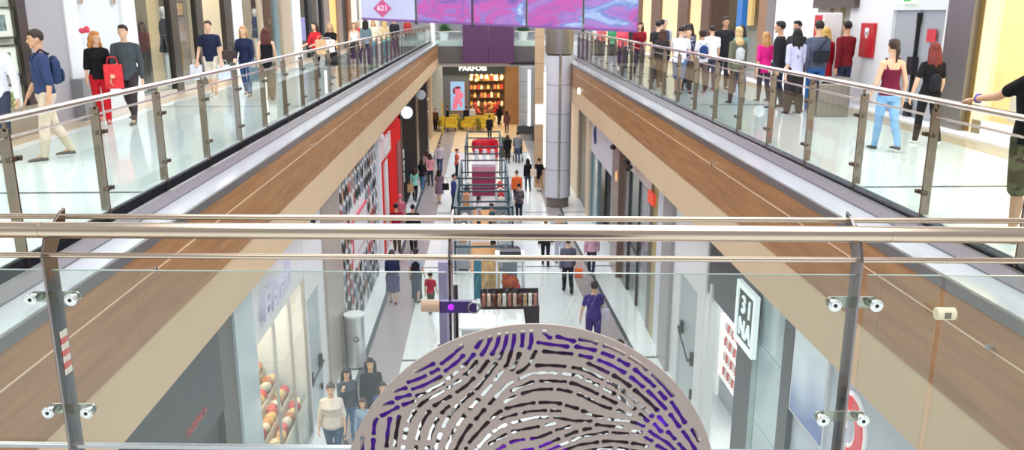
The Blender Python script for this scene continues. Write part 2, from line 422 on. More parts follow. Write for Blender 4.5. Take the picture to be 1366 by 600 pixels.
# patterned wall: woven lattice of black, white and red lozenges
bm = B()
rnd = random.Random(3)
zz = 4.6
cell = .5; step = .42
for i in range(int(7.2/cell)):
    for k in range(int(4.6/step)+1):
        z = k*step+.1
        for j, sgn in ((0,1),(1,-1)):
            y0 = 19.45+i*cell+j*cell*.5; y1 = y0+cell*.42
            if 21.0 < y0 < 23.95 and 1.75 < z < 3.2: continue
            zz = z+(.21 if sgn < 0 else 0); sl = .20*sgn
            poly = [(y0, zz-.1), (y1, zz-.1+sl), (y1, zz+.1+sl), (y0, zz+.1)]
            poly = [Vector((WL+.02, min(y, 26.65), min(max(z_, .01), 4.64))) for y, z_ in poly]
            if min(poly[3].z-poly[0].z, poly[2].z-poly[1].z) < .03: continue
            prism(bm, poly, (.012,0,0), rnd.choices((0,1,2,3,4), (2,4,7,1,1))[0])
t = empty('patterned_storefront', (WL, 23, 0), 'tall wall of black, white and red slanted lozenges', 'storefront')
P('wall_panel', WHITE, t, 1, WL, [(19.4,26.7,0,4.66)])
rel(t, obj('lozenge_pattern', bm, [WHITE, mat('grey_blue_lozenge', (130,142,160), .4), BLACK, mat('red_lozenge', (205,80,84), .4), mat('tan_lozenge', (200,150,120), .4)], t))
P('poster_frame', mat('rose_frame', (214,90,110), .4), t, 1, WL+.03, [(21.2,24.0,2.0,3.05,.02)])
P('poster', mat('pale_poster', (226,228,236), .3), t, 1, WL+.05, [(21.3,23.9,2.06,2.97,.01)])
bm = B(); box(bm, WL-.1, WL+.12, 26.8, 27.1, 0, 4.66)
tag(obj('white_pillar', bm, WHITE), 'narrow white pillar between the lozenge wall and the red shop', 'pillar')
# red shop
RED = mat('shop_red', (230,30,34), .7, spec=.1)
t = empty('red_storefront', (WL, 31, 0), 'bright red storefront with white lettering and white stripe', 'storefront')
P('fascia', RED, t, 1, WL+.05, [(27.3,34.4,3.35,4.66)])
P('wall_panel', RED, t, 1, WL, [(27.3,28.6,0,3.35),(30.3,33.0,0,3.35)])
P('white_stripe', WHITE, t, 1, WL+.02, [(29.0,29.8,0,3.35)])
P('display_panel', mat('dark_red', (170,20,26), .7, spec=.1), t, 1, WL-.1, [(28.6,30.3,0,3.35)])
P('side_pilaster', mat('pilaster_pink_grey', (150,90,92), .6), t, 1, WL+.05, [(33.0,34.4,0,3.35)])
rel(t, text('lettering', 'inkd', 1.0, WHITE, onL(WL+.08, 29.1, 3.85), t, .02, .03, .85))
P('sign_plate', mat('sign_pale_rose', (240,214,220), .4), t, 1, WL+.06, [(27.6,30.6,3.5,4.2,.005)])
# round signs
def round_sign(x, y, z, r, label, m=COOL):
    bm = B(); tube(bm, (x, y-.08, z), (x, y, z), r, 28); box(bm, x-r-.15, x-r+.03, y-.06, y-.02, z-.03, z+.03)
    return tag(obj('round_sign', bm, m), label, 'sign', 'round signs over the dark shops')
round_sign(-3.25, 34.8, 4.35, .25, 'round glowing white sign beside the red shop')
round_sign(-3.25, 43.0, 4.3, .24, 'round pale grey sign farther along the dark shops', mat('sign_pale_grey', (190,200,208), .4))
# black shops
t = empty('black_storefront', (WL, 40, 0), 'black storefront with small white letters beside the red shop', 'storefront')
P('cladding', mat('black_gloss', (26,24,26), .7, spec=.1), t, 1, WL, [(34.6,42.2,0,4.66)])
P('pilaster', mat('bronze_brown', (104,90,82), .35, .4), t, 1, WL+.08, [(42.2,43.6,0,4.66),(34.4,34.7,0,4.66)])
rel(t, text('lettering', 'O\nX\nS', .55, WHITE, onL(WL+.02, 35.7, 1.9), t, .01, .02))
t = empty('far_black_storefront', (WL, 48, 0), 'second black storefront behind the bronze pilaster', 'storefront')
P('cladding', mat('black_gloss', (26,24,26), .7, spec=.1), t, 1, WL, [(43.6,50.4,0,4.66)])
P('pilaster', DGREY, t, 1, WL+.08, [(50.4,51.2,0,4.66)])
# lit cream shop at the far end
t = empty('cream_storefront', (WL, 55, 0), 'far warm lit shop front beyond the black storefronts', 'storefront')
P('back_wall', mat('warm_back', (214,180,140), .6), t, 1, -7.5, [(51.2,66,0,4.66)])
P('shelf', mat('walnut', (92,62,44), .5), t, 1, WL-.3, [(55.5,56.4,0,4.0,0,.5),(57.6,63,1.0,1.06,0,.9),(57.6,63,2.0,2.06,0,.9),(57.6,63,3.0,3.06,0,.9)])
for k in range(14):
    y = 57.9+ (k%7)*.75; z = 1.07 + (k//7)*1.0
    bm = B(); ell(bm, (WL-.5, y, z+.22), (.12,.2,.22), n=10, m=6)
    tag(obj('ornament', bm, WARM if k % 3 == 0 else mat('ornament_%d' % (k%3), ((150,60,50),(230,220,200))[k%2], .4)), 'round ornament on the shelf of the far lit shop', 'ornament', 'ornaments of the far lit shop')

# ================= ground floor, right side (wall at WR, looking to -X)
wallpiece('wall_right_back', mat('interior_white', (225,222,215), .6), -1, 8.2, [(-6,66,0,4.7,0,.2)])
BLUEW = mat('pale_blue_wall', (205,216,230), .35)
t = empty('pale_blue_storefront', (WR, 7, 0), 'pale blue storefront with red and white looped emblem at lower right', 'storefront')
P('wall_panel', BLUEW, t, -1, WR, [(3.6,9.55,2.9,4.66),(3.6,9.55,0,2.9)])
def loop(bm, cy, cz, ry, rz, w, a0, a1, x, tilt=0, n=28, th=.03):
    ins, outs = [], []
    for k in range(n+1):
        a = math.radians(a0+(a1-a0)*k/n)
        for lst, d in ((ins, -w/2), (outs, w/2)):
            yy = (ry+d)*math.cos(a); zz = (rz+d)*math.sin(a)
            lst.append(Vector((x, cy-(yy*math.cos(tilt)-zz*math.sin(tilt)), cz+yy*math.sin(tilt)+zz*math.cos(tilt))))
    for k in range(n): prism(bm, [ins[k], outs[k], outs[k+1], ins[k+1]], (-th,0,0))
EM_R = mat('emblem_red', (232,60,72), .3, emis=.25); EM_W = mat('emblem_white', (250,246,248), .3, emis=.35)
for m_, w, th, x_ in ((EM_W,.27,.03,WR-.01),(EM_R,.17,.02,WR-.04)):
    bm = B(); loop(bm, 8.86, 3.56, .26, .32, w, -60, 200, x_, 0, th=th); loop(bm, 8.70, 2.98, .28, .28, w, -130, 120, x_, 0, th=th)
    rel(t, obj('emblem_'+('outline' if m_ is EM_W else 'loops'), bm, m_, t))
t = empty('blue_light_box', (WR, 10.2, 2.9), 'light box with blue to white gradient beside the dark pillar', 'light box')
def grad_mat():
    m = bpy.data.materials.new('blue_gradient_print'); m.use_nodes = True
    nt = m.node_tree; b = nt.nodes['Principled BSDF']; b.inputs['Roughness'].default_value = .15
    tc = nt.nodes.new('ShaderNodeTexCoord'); mp = nt.nodes.new('ShaderNodeMapping'); mp.inputs['Rotation'].default_value = (.5,0,0)
    n = nt.nodes.new('ShaderNodeTexNoise'); n.inputs['Scale'].default_value = 1.1; n.inputs['Detail'].default_value = 1
    g = nt.nodes.new('ShaderNodeSeparateXYZ'); ad = nt.nodes.new('ShaderNodeMath'); ad.operation = 'MULTIPLY_ADD'; ad.inputs[1].default_value = .55
    nt.links.new(tc.outputs['Generated'], g.inputs[0]); nt.links.new(tc.outputs['Generated'], n.inputs['Vector'])
    nt.links.new(g.outputs['Z'], ad.inputs[0])
    s2 = nt.nodes.new('ShaderNodeMath'); s2.operation = 'MULTIPLY'; s2.inputs[1].default_value = .6
    nt.links.new(n.outputs['Fac'], s2.inputs[0]); nt.links.new(s2.outputs[0], ad.inputs[2])
    r = nt.nodes.new('ShaderNodeValToRGB'); e = r.color_ramp.elements
    e[0].position = .3; e[0].color = lin((70,98,160)) + (1,); e[1].position = .72; e[1].color = lin((214,226,236)) + (1,)
    nt.links.new(ad.outputs[0], r.inputs[0]); nt.links.new(r.outputs[0], b.inputs['Base Color'])
    nt.links.new(r.outputs[0], b.inputs['Emission Color']); b.inputs['Emission Strength'].default_value = .35
    return m
P('box_frame', WHITE, t, -1, WR, [(9.55,10.75,2.86,4.5,.04)])
P('print', grad_mat(), t, -1, WR-.04, [(9.6,10.7,2.9,4.45,.01,.0)])
wallpiece('wall_right', BLUEW, -1, WR+.05, [(9.5,10.78,0,2.86)])
bm = B(); box(bm, WR-.04, WR+.2, 10.78, 11.15, 0, 4.66)
tag(obj('dark_pillar', bm, DGREY), 'dark grey pillar between the blue light box and pale glass panels', 'pillar')
t = empty('glass_panel_front', (WR, 11.7, 0), 'tall pale blue glossy glass cladding right of the framed letter sign', 'cladding')
P('panel', mat('pale_aqua_gloss', (196,216,224), .1), t, -1, WR, [(11.2,12.25,0,1.9),(11.2,12.25,1.92,3.25),(11.2,12.25,3.27,4.4)])
P('edge_strip', mat('aqua_glass_edge', (150,178,176), .15), t, -1, WR-.01, [(12.25,12.5,0,3.6)])
# dark cosmetic shop with framed sign
t = empty('dark_cosmetics_storefront', (WR, 13.6, 0), 'dark grey cosmetics storefront with open doorway under framed letter sign', 'storefront')
SH = mat('shop_dark_grey', (72,72,78), .4)
P('fascia', SH, t, -1, WR, [(12.5,15.45,3.05,4.66)])
P('fascia_corner', mat('navy_fascia', (46,44,62), .4), t, -1, WR-.01, [(14.9,15.45,4.05,4.66)])
P('pilaster', SH, t, -1, WR, [(12.5,13.35,0,3.05)])
P('door_frame', mat('white_door_frame', (220,222,220), .3), t, -1, WR, [(14.95,15.1,0,3.3,.04),(15.35,15.45,0,4.05,.04)])
P('side_wall', WHITE, t, -1, WR+.1, [(12.4,12.5,0,4.6,0,3.2),(18.2,18.3,0,4.6,0,3.2)])
P('ceiling_panel', mat('shop_ceiling_cool', (245,248,255), .5, emis=1.2), t, -1, WR+.3, [(12.8,17.5,3.6,3.65,0,2.6)])  # glowing panel added to light the cosmetics shop
sg = empty('framed_letter_sign', (WR-.12, 12.5, 3.6), 'square white framed sign with four glowing letters on dark ground', 'sign')
GL = mat('sign_glow', (236,250,252), .4, emis=.55)
bm = B(); x0, x1 = WR-.2, WR-.12; ya, yb, za, zb = 12.02, 12.98, 3.06, 4.1
box(bm, x0, x1, ya, yb, zb-.09, zb); box(bm, x0, x1, ya, yb, za, za+.09); box(bm, x0, x1, ya, ya+.09, za+.09, zb-.09); box(bm, x0, x1, yb-.09, yb, za+.09, zb-.09)
rel(sg, obj('sign_frame', bm, GL, sg))
bm = B(); box(bm, x0+.03, x1, ya+.09, yb-.09, za+.09, zb-.09); rel(sg, obj('backing', bm, mat('sign_dark', (52,58,62), .5), sg))
bm = B(); box(bm, x1, WR, 12.45, 12.55, 3.5, 3.6); rel(sg, obj('bracket', bm, BLACK, sg))
rel(sg, text('letters', '3 I\nNA', .42, GL, onR(x0+.02, 12.5, 3.55), sg, .012, .006, 1.05))
sh = empty('cosmetics_shelf', (5.5, 16.1, 0), 'white lit display stand of small red and white products behind the doorway', 'shelf')
bm = B(); box(bm, 5.2, 5.6, 15.35, 15.42, 0, 1.95); box(bm, 5.2, 5.6, 17.0, 17.07, 0, 1.95); box(bm, 5.55, 5.6, 15.42, 17.0, .55, 1.95)
for z in (.55,.9,1.25,1.6,1.93): box(bm, 5.2, 5.55, 15.42, 17.0, z, z+.02)
rel(sh, obj('stand_body', bm, mat('stand_white', (244,240,240), .4, emis=.5), sh))
bm = B(); box(bm, 5.25, 5.6, 15.42, 17.0, 0, .5); rel(sh, obj('base_panel', bm, LGREY, sh))
k = 0
for z in (.57,.92,1.27,1.62):
    for j in range(9):
        y = 15.55+j*.165; bm = B(); tube(bm, (5.3, y, z), (5.3, y, z+.16), .035, 8); tube(bm, (5.3, y, z+.16), (5.3, y, z+.21), .02, 8)
        tag(obj('product_bottle', bm, mat(('bottle_red','bottle_white')[(j+k)%2], ((220,110,100),(238,230,228))[(j+k)%2], .3)), 'small cosmetic bottle on the lit display stand', 'bottle', 'bottles on the cosmetics stand')
    k += 1
# white service wall with grey door
wallpiece('wall_right_service', WHITE, -1, WR, [(15.45,16.1,0,4.66),(17.6,18.3,0,4.66),(16.1,17.6,2.75,4.66)])
d = wallpiece('door_2', mat('grey_door_right', (168,180,184), .25), -1, WR+.04, [(16.1,17.6,0,2.75,0,.06)])
bm = B(); pipe(bm, [(WR+.02,16.3,1.25),(WR-.08,16.3,1.15),(WR-.08,17.3,1.55),(WR+.02,17.3,1.55)], .02)
for y, z in ((16.3,1.2),(17.3,1.55)): box(bm, WR-.03, WR+.04, y-.06, y+.06, z-.14, z+.14)
rel(d, obj('panic_bar', bm, BLACK, d))
bm = B(); box(bm, WR-.02, WR+.04, 16.2, 16.28, .3, .5); rel(d, obj('lock', bm, BLACK, d))
bm = B(); box(bm, WR-.1, WR+.1, 18.3, 19.25, 0, 4.66)
tag(obj('grey_pillar', bm, mat('warm_grey_stone', (158,154,156), .35)), 'grey stone pillar at right behind the white service wall', 'pillar')
t = empty('white_storefront', (WR, 19.8, 0), 'narrow white storefront beside the grey stone pillar', 'storefront')
P('panel', mat('bluish_white', (216,222,234), .3), t, -1, WR, [(19.25,20.3,0,4.5)])
t = empty('olive_storefront', (WR, 20.9, 0), 'narrow olive and gold shop front under the red alarm box', 'storefront')
P('panel', mat('olive_gold', (170,156,96), .4), t, -1, WR, [(20.3,20.8,0,4.1)])
P('pilaster', mat('olive_dark', (96,88,62), .4), t, -1, WR, [(20.8,21.2,0,4.1)])
P('panel', mat('pale_khaki', (206,196,160), .4), t, -1, WR+.02, [(20.3,21.2,4.1,4.66)])
t = empty('display_storefront', (WR, 22.6, 0), 'shop window with pale pink screens and slim red sign', 'storefront')
P('fascia', mat('pinkish_white', (222,206,206), .4), t, -1, WR, [(21.2,24.4,3.8,4.66)])
P('screen', mat('pale_pink_screen', (218,206,212), .3), t, -1, WR+.4, [(21.3,24.3,0,3.8)])
P('window_frame', DGREY, t, -1, WR, [(21.2,21.3,0,3.8),(22.9,22.96,0,3.8),(24.35,24.45,0,3.8)])
P('red_sign', mat('sign_red_orange', (226,80,56), .4, emis=.4), t, -1, WR-.03, [(20.6,21.3,3.55,3.85,.05)])
P('window_pane', SGLASS, t, -1, WR+.03, [(21.3,24.4,0,3.8,0,.01)])
t = empty('bronze_pillar', (WR, 25.8, 0), 'tall polished brown metal pillar under the black dome camera', 'pillar')
P('cladding', mat('bronze_metal', (150,124,112), .25, .7), t, -1, WR-.15, [(25.6,27.0,0,4.66,0,.3)])
P('side_glass', mat('smoky_panel', (92,88,88), .2, .3), t, -1, WR-.02, [(24.45,25.6,0,4.66)])
bm = B(); ell(bm, (WR-.17, 26.0, 3.3), (.02,.18,.18)); rel(t, obj('round_emblem', bm, mat('emblem_gold', (240,190,130), .3, emis=.5), t))
t = empty('blue_logo_storefront', (WR, 30, 0), 'white storefront with small blue emblem beyond the bronze pillar', 'storefront')
P('fascia', mat('lilac_white', (220,220,234), .3), t, -1, WR, [(27.0,33.6,2.9,4.66)])
P('window_frame', mat('teal_grey_frame', (120,140,146), .3), t, -1, WR, [(31.2,31.5,0,2.9,.03),(33.2,33.6,0,2.9,.03),(27.0,27.2,0,2.9,.03)])
P('window_pane', mat('pale_teal_glass', (176,204,206), .1), t, -1, WR+.05, [(31.5,33.2,0,2.9)])
P('doorway', BLACK, t, -1, WR+.25, [(28.2,31.2,0,2.9)])
P('side_panel', mat('pale_teal_glass', (176,204,206), .1), t, -1, WR+.02, [(27.2,28.2,0,2.9)])
bm = B(); ell(bm, (WR-.03, 32.5, 3.75), (.03,.30,.26)); ell(bm, (WR-.03, 32.35, 3.55), (.03,.22,.2)); ell(bm, (WR-.03, 32.3, 4.08), (.03,.12,.06))
rel(t, obj('blue_emblem', bm, mat('emblem_blue', (40,60,130), .4), t))
t = empty('column_side_storefront', (WR, 36.5, 0), 'dark doorway and cream columns right of the round column', 'storefront')
P('column', mat('cream_column', (226,206,178), .4), t, -1, WR-.1, [(33.6,34.6,0,4.66),(37.6,42,0,4.66)])
P('doorway', mat('dark_green_door', (72,76,66), .3), t, -1, WR, [(34.6,37.6,0,4.2)])
P('lintel', CREAM, t, -1, WR, [(34.6,37.6,4.2,4.66)])
# cameras, alarms
def cctv(x, y, z, s, label):
    r = empty('security_camera', (x, y, z), label, 'camera', 'security cameras under the balconies')
    bm = B(); box(bm, -.02*s-.04, -.02*s+.04, -.05, .05, .16, .24); tube(bm, (0,0,.05), (0,0,.2), .015, 8); obj('bracket', bm, BLACK, r)
    bm = B(); ell(bm, (s*.0, -.02, 0), (.1,.13,.09)); obj('dome', bm, mat('dome_black', (30,28,30), .15), r)
cctv(4.1, 26.0, 4.25, -1, 'black dome security camera atop the bronze pillar')
cctv(-3.2, 15.1, 4.44, 1, 'black dome security camera under the left fascia')
cctv(-3.3, 32.6, 4.44, 1, 'black dome security camera beside the round glowing sign')
r = empty('hanging_lamp_bracket', (4.1, 23.2, 4.1), 'black cross shaped bracket hanging over the pink display window', 'bracket')
bm = B(); box(bm, -.04, .04, -.04, .04, -.1, .56); box(bm, -.05, .05, -.5, .5, .05, .13); obj('bar', bm, BLACK, r)
r = empty('alarm_box', (4.34, 19.6, 4.35), 'small red fire alarm box on the cream wall at right', 'alarm')
bm = B(); box(bm, -.05, .05, -.16, .16, -.14, .16); obj('housing', bm, mat('alarm_red', (200,30,40), .35), r, .01)
bm = B(); tube(bm, (-.05,0,.02), (-.08,0,.02), .07, 14); obj('sounder', bm, mat('alarm_dark', (120,14,24), .35), r)
bm = B(); box(bm, 4.28, 4.38, 18.35, 18.5, 4.25, 4.42); box(bm, 4.25, 4.28, 18.39, 18.46, 4.3, 4.37)
tag(obj('wall_sensor', bm, DGREY), 'small dark sensor box on the cream wall right of the red alarm', 'sensor')
bm = B(); ell(bm, (-3.35, 26.5, 4.55), (.12,.16,.12)); box(bm, -3.4, -3.3, 26.45, 26.55, 4.6, 4.68)
tag(obj('white_camera', bm, WHITE), 'white dome camera above the lozenge pattern wall', 'camera')
# steel bin
t = empty('litter_bin', (-3.18, 18.85, 0), 'tall round brushed steel litter bin by the taupe pillar', 'bin')
bm = B(); tube(bm, (0,0,.04), (0,0,1.32), .235, 32); obj('body', bm, mat('bin_bright_steel', (206,208,210), .3, .9), t, .01)
bm = B(); tube(bm, (0,0,0), (0,0,.05), .2, 24); obj('base', bm, BLACK, t)
bm = B(); tube(bm, (0,0,1.32), (0,0,1.37), .25, 32); obj('rim', bm, mat('bin_rim', (225,228,232), .3), t)
bm = B(); loop(bm, 0, 0, .06, .06, .02, 0, 360, 0, 0, th=.012); bmesh.ops.rotate(bm, verts=bm.verts, matrix=Matrix.Rotation(PI/2,3,'Z')); bmesh.ops.translate(bm, verts=bm.verts, vec=(.06,-.232,.8)); obj('emblem', bm, DGREY, t)
bm = B(); box(bm, -.26, -.2, -.03, .3, 0, 1.35); obj('back_bracket', bm, DGREY, t)

# ================= round column and pillars in the atrium
CLAD = mat('column_cladding', (214,216,226), .45)
t = empty('round_column', (3.25, 36.1, 0), 'large round column clad in pale panels, brushed steel above', 'column')
bm = B(); tube(bm, (0,0,.0), (0,0,.45), .5, 40); obj('plinth', bm, mat('brown_plinth', (120,108,104), .4), t)
z = .45
while z < 6.6:
    bm = B(); tube(bm, (0,0,z), (0,0,min(z+1.22, 6.7)), .56, 48); obj('cladding_ring', bm, CLAD, t); z += 1.24
bm = B(); tube(bm, (0,0,.45), (0,0,6.7), .535, 48); obj('joint_core', bm, DGREY, t)
bm = B(); box(bm, -.05, -.035, -.575, -.54, .45, 6.7); box(bm, .035, .05, -.575, -.54, .45, 6.7); obj('seam', bm, DGREY, t)
bm = B(); box(bm, -.035, .035, -.575, -.54, .45, 6.7); obj('seam_strip', bm, STEEL, t)
bm = B(); tube(bm, (0,0,6.7), (0,0,6.85), .6, 48); tube(bm, (0,0,6.85), (0,0,12), .6, 48); obj('steel_sleeve', bm, BSTEEL, t)
t = empty('beige_pillar', (2.68, 40.3, 0), 'square beige stone pillar left of the round column', 'pillar')
bm = B(); z = 0
while z < 9.5: box(bm, -.22, .2, -.25, .25, z, z+1.2); z += 1.215
obj('stone_cladding', bm, mat('beige_stone', (206,176,142), .5, var=.05, vscale=3), t)
bm = B(); box(bm, .2, .3, -.2, .1, 1.0, 5.6); obj('light_strip', bm, mat('strip_light', (255,252,240), .5, emis=2.5), t)
bm = B(); box(bm, -.2, .2, -.32, -.25, 3.15, 4.1); obj('light_panel', bm, mat('panel_light', (240,248,240), .5, emis=.7), t)
t = empty('grey_round_pillar', (2.95, 56.3, 0), 'pale grey pillar with light strip near the far shop', 'pillar')
bm = B(); z = .9
while z < 4.6: tube(bm, (0,0,z), (0,0,min(z+1.0,4.9)), .62, 32); z += 1.02
obj('cladding', bm, mat('grey_cladding', (168,172,176), .3), t)
bm = B(); tube(bm, (0,0,0), (0,0,.9), .55, 32); obj('plinth', bm, LGREY, t)
bm = B(); box(bm, .0, .14, -.7, -.6, 1.0, 4.7); obj('light_strip', bm, mat('strip_light', (255,252,240), .5, emis=2.5), t)
bm = B(); box(bm, -.75, .75, -.85, -.6, .45, 1.0); box(bm, .3, .45, -.8, -.7, 0, .45); obj('shelf', bm, DGREY, t)

# ================= far end: dark beam, purple box, shop
bm = B(); box(bm, -3.75, 3.74, 59.9, 60.2, 4.9, 6.1); trim(bm, mat('charcoal_beam', (92,88,90), .5))
bm = B(); box(bm, 1.9, 3.74, 59.8, 60.2, 4.82, 4.98); trim(bm, BLACK)
bm = B(); box(bm, XL, XR+4, 60.2, 75, 4.66, 6.1); struct('ceiling_far', bm, WHITE)
t = empty('purple_box', (.33, 59.5, 4.95), 'large deep purple hanging box in front of the end balcony', 'box')
for x0, x1 in ((-1.8,-.01),(.01,1.8)):
    bm = B(); box(bm, x0, x1, -.3, .3, 0, 5); obj('panel', bm, mat('deep_purple', (84,44,88), .5), t)
r = empty('end_glass_railing', (0, 60.1, 6.1), 'low glass railing across the far end balcony', 'railing')
[obj('glass_panel', (lambda b: (box(b, a, c, -.01, .01, 0, .95), b)[-1])(B()), BGLASS, r) for a, c in ((-3.7,-1.6),(2.2,3.7))]
bm = B(); tube(bm, (-3.7,0,1.0), (-1.6,0,1.0), .025); tube(bm, (2.2,0,1.0), (3.7,0,1.0), .025); obj('handrail', bm, RAILST, r)
def plant(x, y, z, s, label):
    t = empty('potted_plant', (x, y, z), label, 'plant', 'plants behind the end railing')
    bm = B(); tube(bm, (0,0,0), (0,0,.4*s), .22*s, 16, r2=.28*s); obj('pot', bm, WHITE, t)
    bm = B(); rr = random.Random(int(x*10)+5)
    for k in range(70):
        a = rr.uniform(0, 2*PI); e = rr.uniform(.1, 1.4); L = rr.uniform(.35,.7)*s
        d = Vector((math.cos(a)*math.cos(e), math.sin(a)*math.cos(e), math.sin(e)*1.0)); p = Vector((0,0,.4*s)); q = p+d*L; m_ = p+d*L*.55+Vector((0,0,.06*s))
        sd = d.cross(Vector((0,0,1))).normalized()*.06*s
        v = [bm.verts.new(c) for c in (p, m_+sd, q, m_-sd)]; bm.faces.new(v)
    obj('foliage', bm, mat('leaf_green', (70,112,66), .5), t, keep=False)
plant(-2.9, 62, UP, 1.3, 'leafy green potted plant at left of the purple box')
plant(2.9, 62, UP, 1.3, 'leafy green potted plant at right of the purple box')
bm = B(); tube(bm, (-3.55, 59.2, 4.7), (-3.55, 59.2, 9.5), .17, 20)
tag(obj('slim_column', bm, WHITE), 'slim white column at the far end of the left balcony', 'column')
bm = B(); box(bm, -11, 11.5, 75, 75.2, UP, 10.5); struct('wall_end_upper', bm, mat('pale_end_wall', (222,220,226), .5))
bm = B(); box(bm, -8, -2.62-1.45, 64.05, 64.3, 0, 4.66); box(bm, 1.6, 8.5, 64.05, 64.3, 0, 4.66); box(bm, -8, 8.5, 72, 72.2, 0, 4.66); struct('wall_end', bm, mat('tan_slatted_wall', (168,124,82), .5, var=.15, vscale=3, stretch=(1,1,14)))
bm = B(); box(bm, -4.1, -3.15, 63.6, 64.1, 0, 4.66)
tag(obj('pale_blue_pillar', bm, mat('pale_grey_blue', (206,216,224), .4)), 'pale blue pillar left of the far handbag shop', 'pillar')
t = empty('handbag_storefront', (-.8, 64, 0), 'far dark framed shop with white letters over its glowing interior', 'storefront')
def FB(name, m, *d): return rel(t, bx(name, m, t, *d))
FB('fascia', mat('dark_blue_grey', (62,68,76), .4), -3.15,1.6,63.8,64.1,3.85,4.66)
FB('frame_pier', mat('blue_grey_pier', (118,124,134), .4), -3.15,-2.6,63.9,64.1,0,3.85, -1.35,-1.15,63.95,64.05,0,3.85, -2.6,-1.35,63.95,64.1,3.3,3.85)
FB('pier_base', mat('blue_grey_pier', (118,124,134), .4), -2.6,-1.35,63.95,64.1,0,.9)
FB('back_wall', mat('shop_back_brown', (122,86,54), .6), -3.2,1.7,70,70.1,0,4.6)
FB('shelf', mat('walnut', (92,62,44), .5), *[v for z in (.8,1.5,2.2,2.9) for v in (-1.2,1.6,69.2,70,z,z+.05)])
FB('shop_floor', mat('shop_floor_white', (226,216,200), .3), -3.2,1.7,64,70,0,.01)
rel(t, text('lettering', 'PARFOIS', .52, mat('letter_white', (250,250,250), .4, emis=1.2), onF(-.85, 63.78, 4.3), t, .02, .02, 1.1))
FB('ceiling_panel', mat('shop_warm_ceiling', (255,226,170), .5, emis=4), -1.0,1.4,65,69.5,4.1,4.14)  # glowing panel added to light the handbag shop
pm = mat('poster_sky', (150,190,235), .4, emis=.55)
ps = empty('lit_poster', (-2, 63.9, 2.1), 'tall lit poster of pink figure on blue at far left of shop window', 'poster')
bm = B(); box(bm, -.58, .5, -.03, .03, -1.0, 1.2); obj('backlit_sheet', bm, pm, ps)
bm = B()
for c, r_ in (((-.1,0,.5),(.32,.02,.28)),((.12,0,.15),(.3,.02,.3)),((-.1,0,-.2),(.26,.02,.35)),((-.25,0,-.65),(.2,.02,.3)),((.2,0,-.5),(.12,.02,.25))):
    ell(bm, (c[0],-.035,c[2]), r_)
obj('printed_figure', bm, mat('poster_pink', (232,130,160), .5, emis=.4), ps)
bm = B(); ell(bm, (0,-.05,.75), (.24,.02,.1)); ell(bm, (-.3,-.05,.5), (.08,.02,.25)); obj('printed_hair', bm, mat('poster_maroon', (130,50,80), .5), ps)
cols = [(220,170,90),(190,60,50),(240,225,200),(110,70,50),(235,190,120),(40,36,40),(200,120,80)]
rr = random.Random(11)
for k in range(40):
    x = -1.05 + (k%10)*.28; z = .86 + (k//10)*.7
    bm = B(); h = rr.uniform(.22,.4); box(bm, x-.1, x+.1, 69.3, 69.5, z, z+h); pipe(bm, [(x-.06,69.4,z+h),(x-.04,69.4,z+h+.12),(x+.04,69.4,z+h+.12),(x+.06,69.4,z+h)], .012, 6)
    tag(obj('handbag', bm, mat('bag_%d' % (k%7), cols[k%7], .5)), 'small handbag on the shelves of the far glowing shop', 'handbag', 'handbags of the far shop')
for k in range(14):
    x = -1.0 + (k%7)*.4; y = 65 + (k//7)*2.2 + rr.uniform(-.4,.4); z = 3.3 + rr.uniform(0,.55)
    bm = B(); tube(bm, (x,y,z), (x,y,4.1), .008, 6); ell(bm, (x,y,z), (.11,.11,.11), n=10, m=7)
    tag(obj('pendant_lamp', bm, WARM), 'round glowing pendant lamp hanging in the far shop', 'lamp', 'pendant lamps of the far shop')
for k, (x, y, c, w) in enumerate(((-.55,65.2,(214,80,70),'red'),(.2,65.6,(206,120,90),'rust orange'),(.95,65.0,(200,40,44),'crimson'),(.6,66.6,(226,190,110),'gold'))):
    t2 = empty('display_table', (x, y, 0), '%s stocked display table inside the far shop' % w, 'table', 'display tables of the far shop')
    bm = B(); box(bm, -.3, .3, -.3, .3, .7, .75); [box(bm, a-.02, a+.02, b-.02, b+.02, 0, .7) for a in (-.27,.27) for b in (-.27,.27)]; obj('table', bm, mat('walnut', (92,62,44), .5), t2)
    bm = B(); [ell(bm, (rr.uniform(-.2,.2), rr.uniform(-.2,.2), .85+j*.14), (.14,.12,.12), n=8, m=6) for j in range(5)]; obj('stock', bm, mat('stock_'+w.replace(' ','_'), c, .6), t2)

# ================= upper floor, left shop wall (UL, looking to +X)
Z0, Z1 = UP, 10.6
wallpiece('wall_left_upper', WHITE, 1, UL, [(15.25,15.75,Z0,Z1,.03),(17.65,18.3,Z0,Z1,.03),(15.75,17.65,9.4,Z1)])
wallpiece('wall_left_upper_back', mat('beige_shop_wall', (206,190,170), .6), 1, -10.3, [(-2,61,Z0,Z1)])
t = empty('grey_panel_wall', (UL, 14.6, UP), 'flat lilac grey wall panel behind the man in denim shirt', 'cladding')
P('panel', mat('lilac_grey', (176,174,180), .4), t, 1, UL, [(13.95,15.25,Z0,Z1)])
t = empty('art_shop_window', (UL, 12.5, UP), 'shop window with framed pictures in a column at upper left', 'storefront')
P('back_panel', mat('pale_sage', (214,222,206), .5), t, 1, UL-.05, [(8,13.65,Z0,Z1)])
P('frame_post', mat('dark_frame', (88,82,78), .3, .5), t, 1, UL+.05, [(13.68,13.95,Z0,Z1)])
P('sill', mat('sill_taupe', (150,136,120), .4), t, 1, UL+.15, [(8,13.9,Z0,Z0+.45,0,.2)])
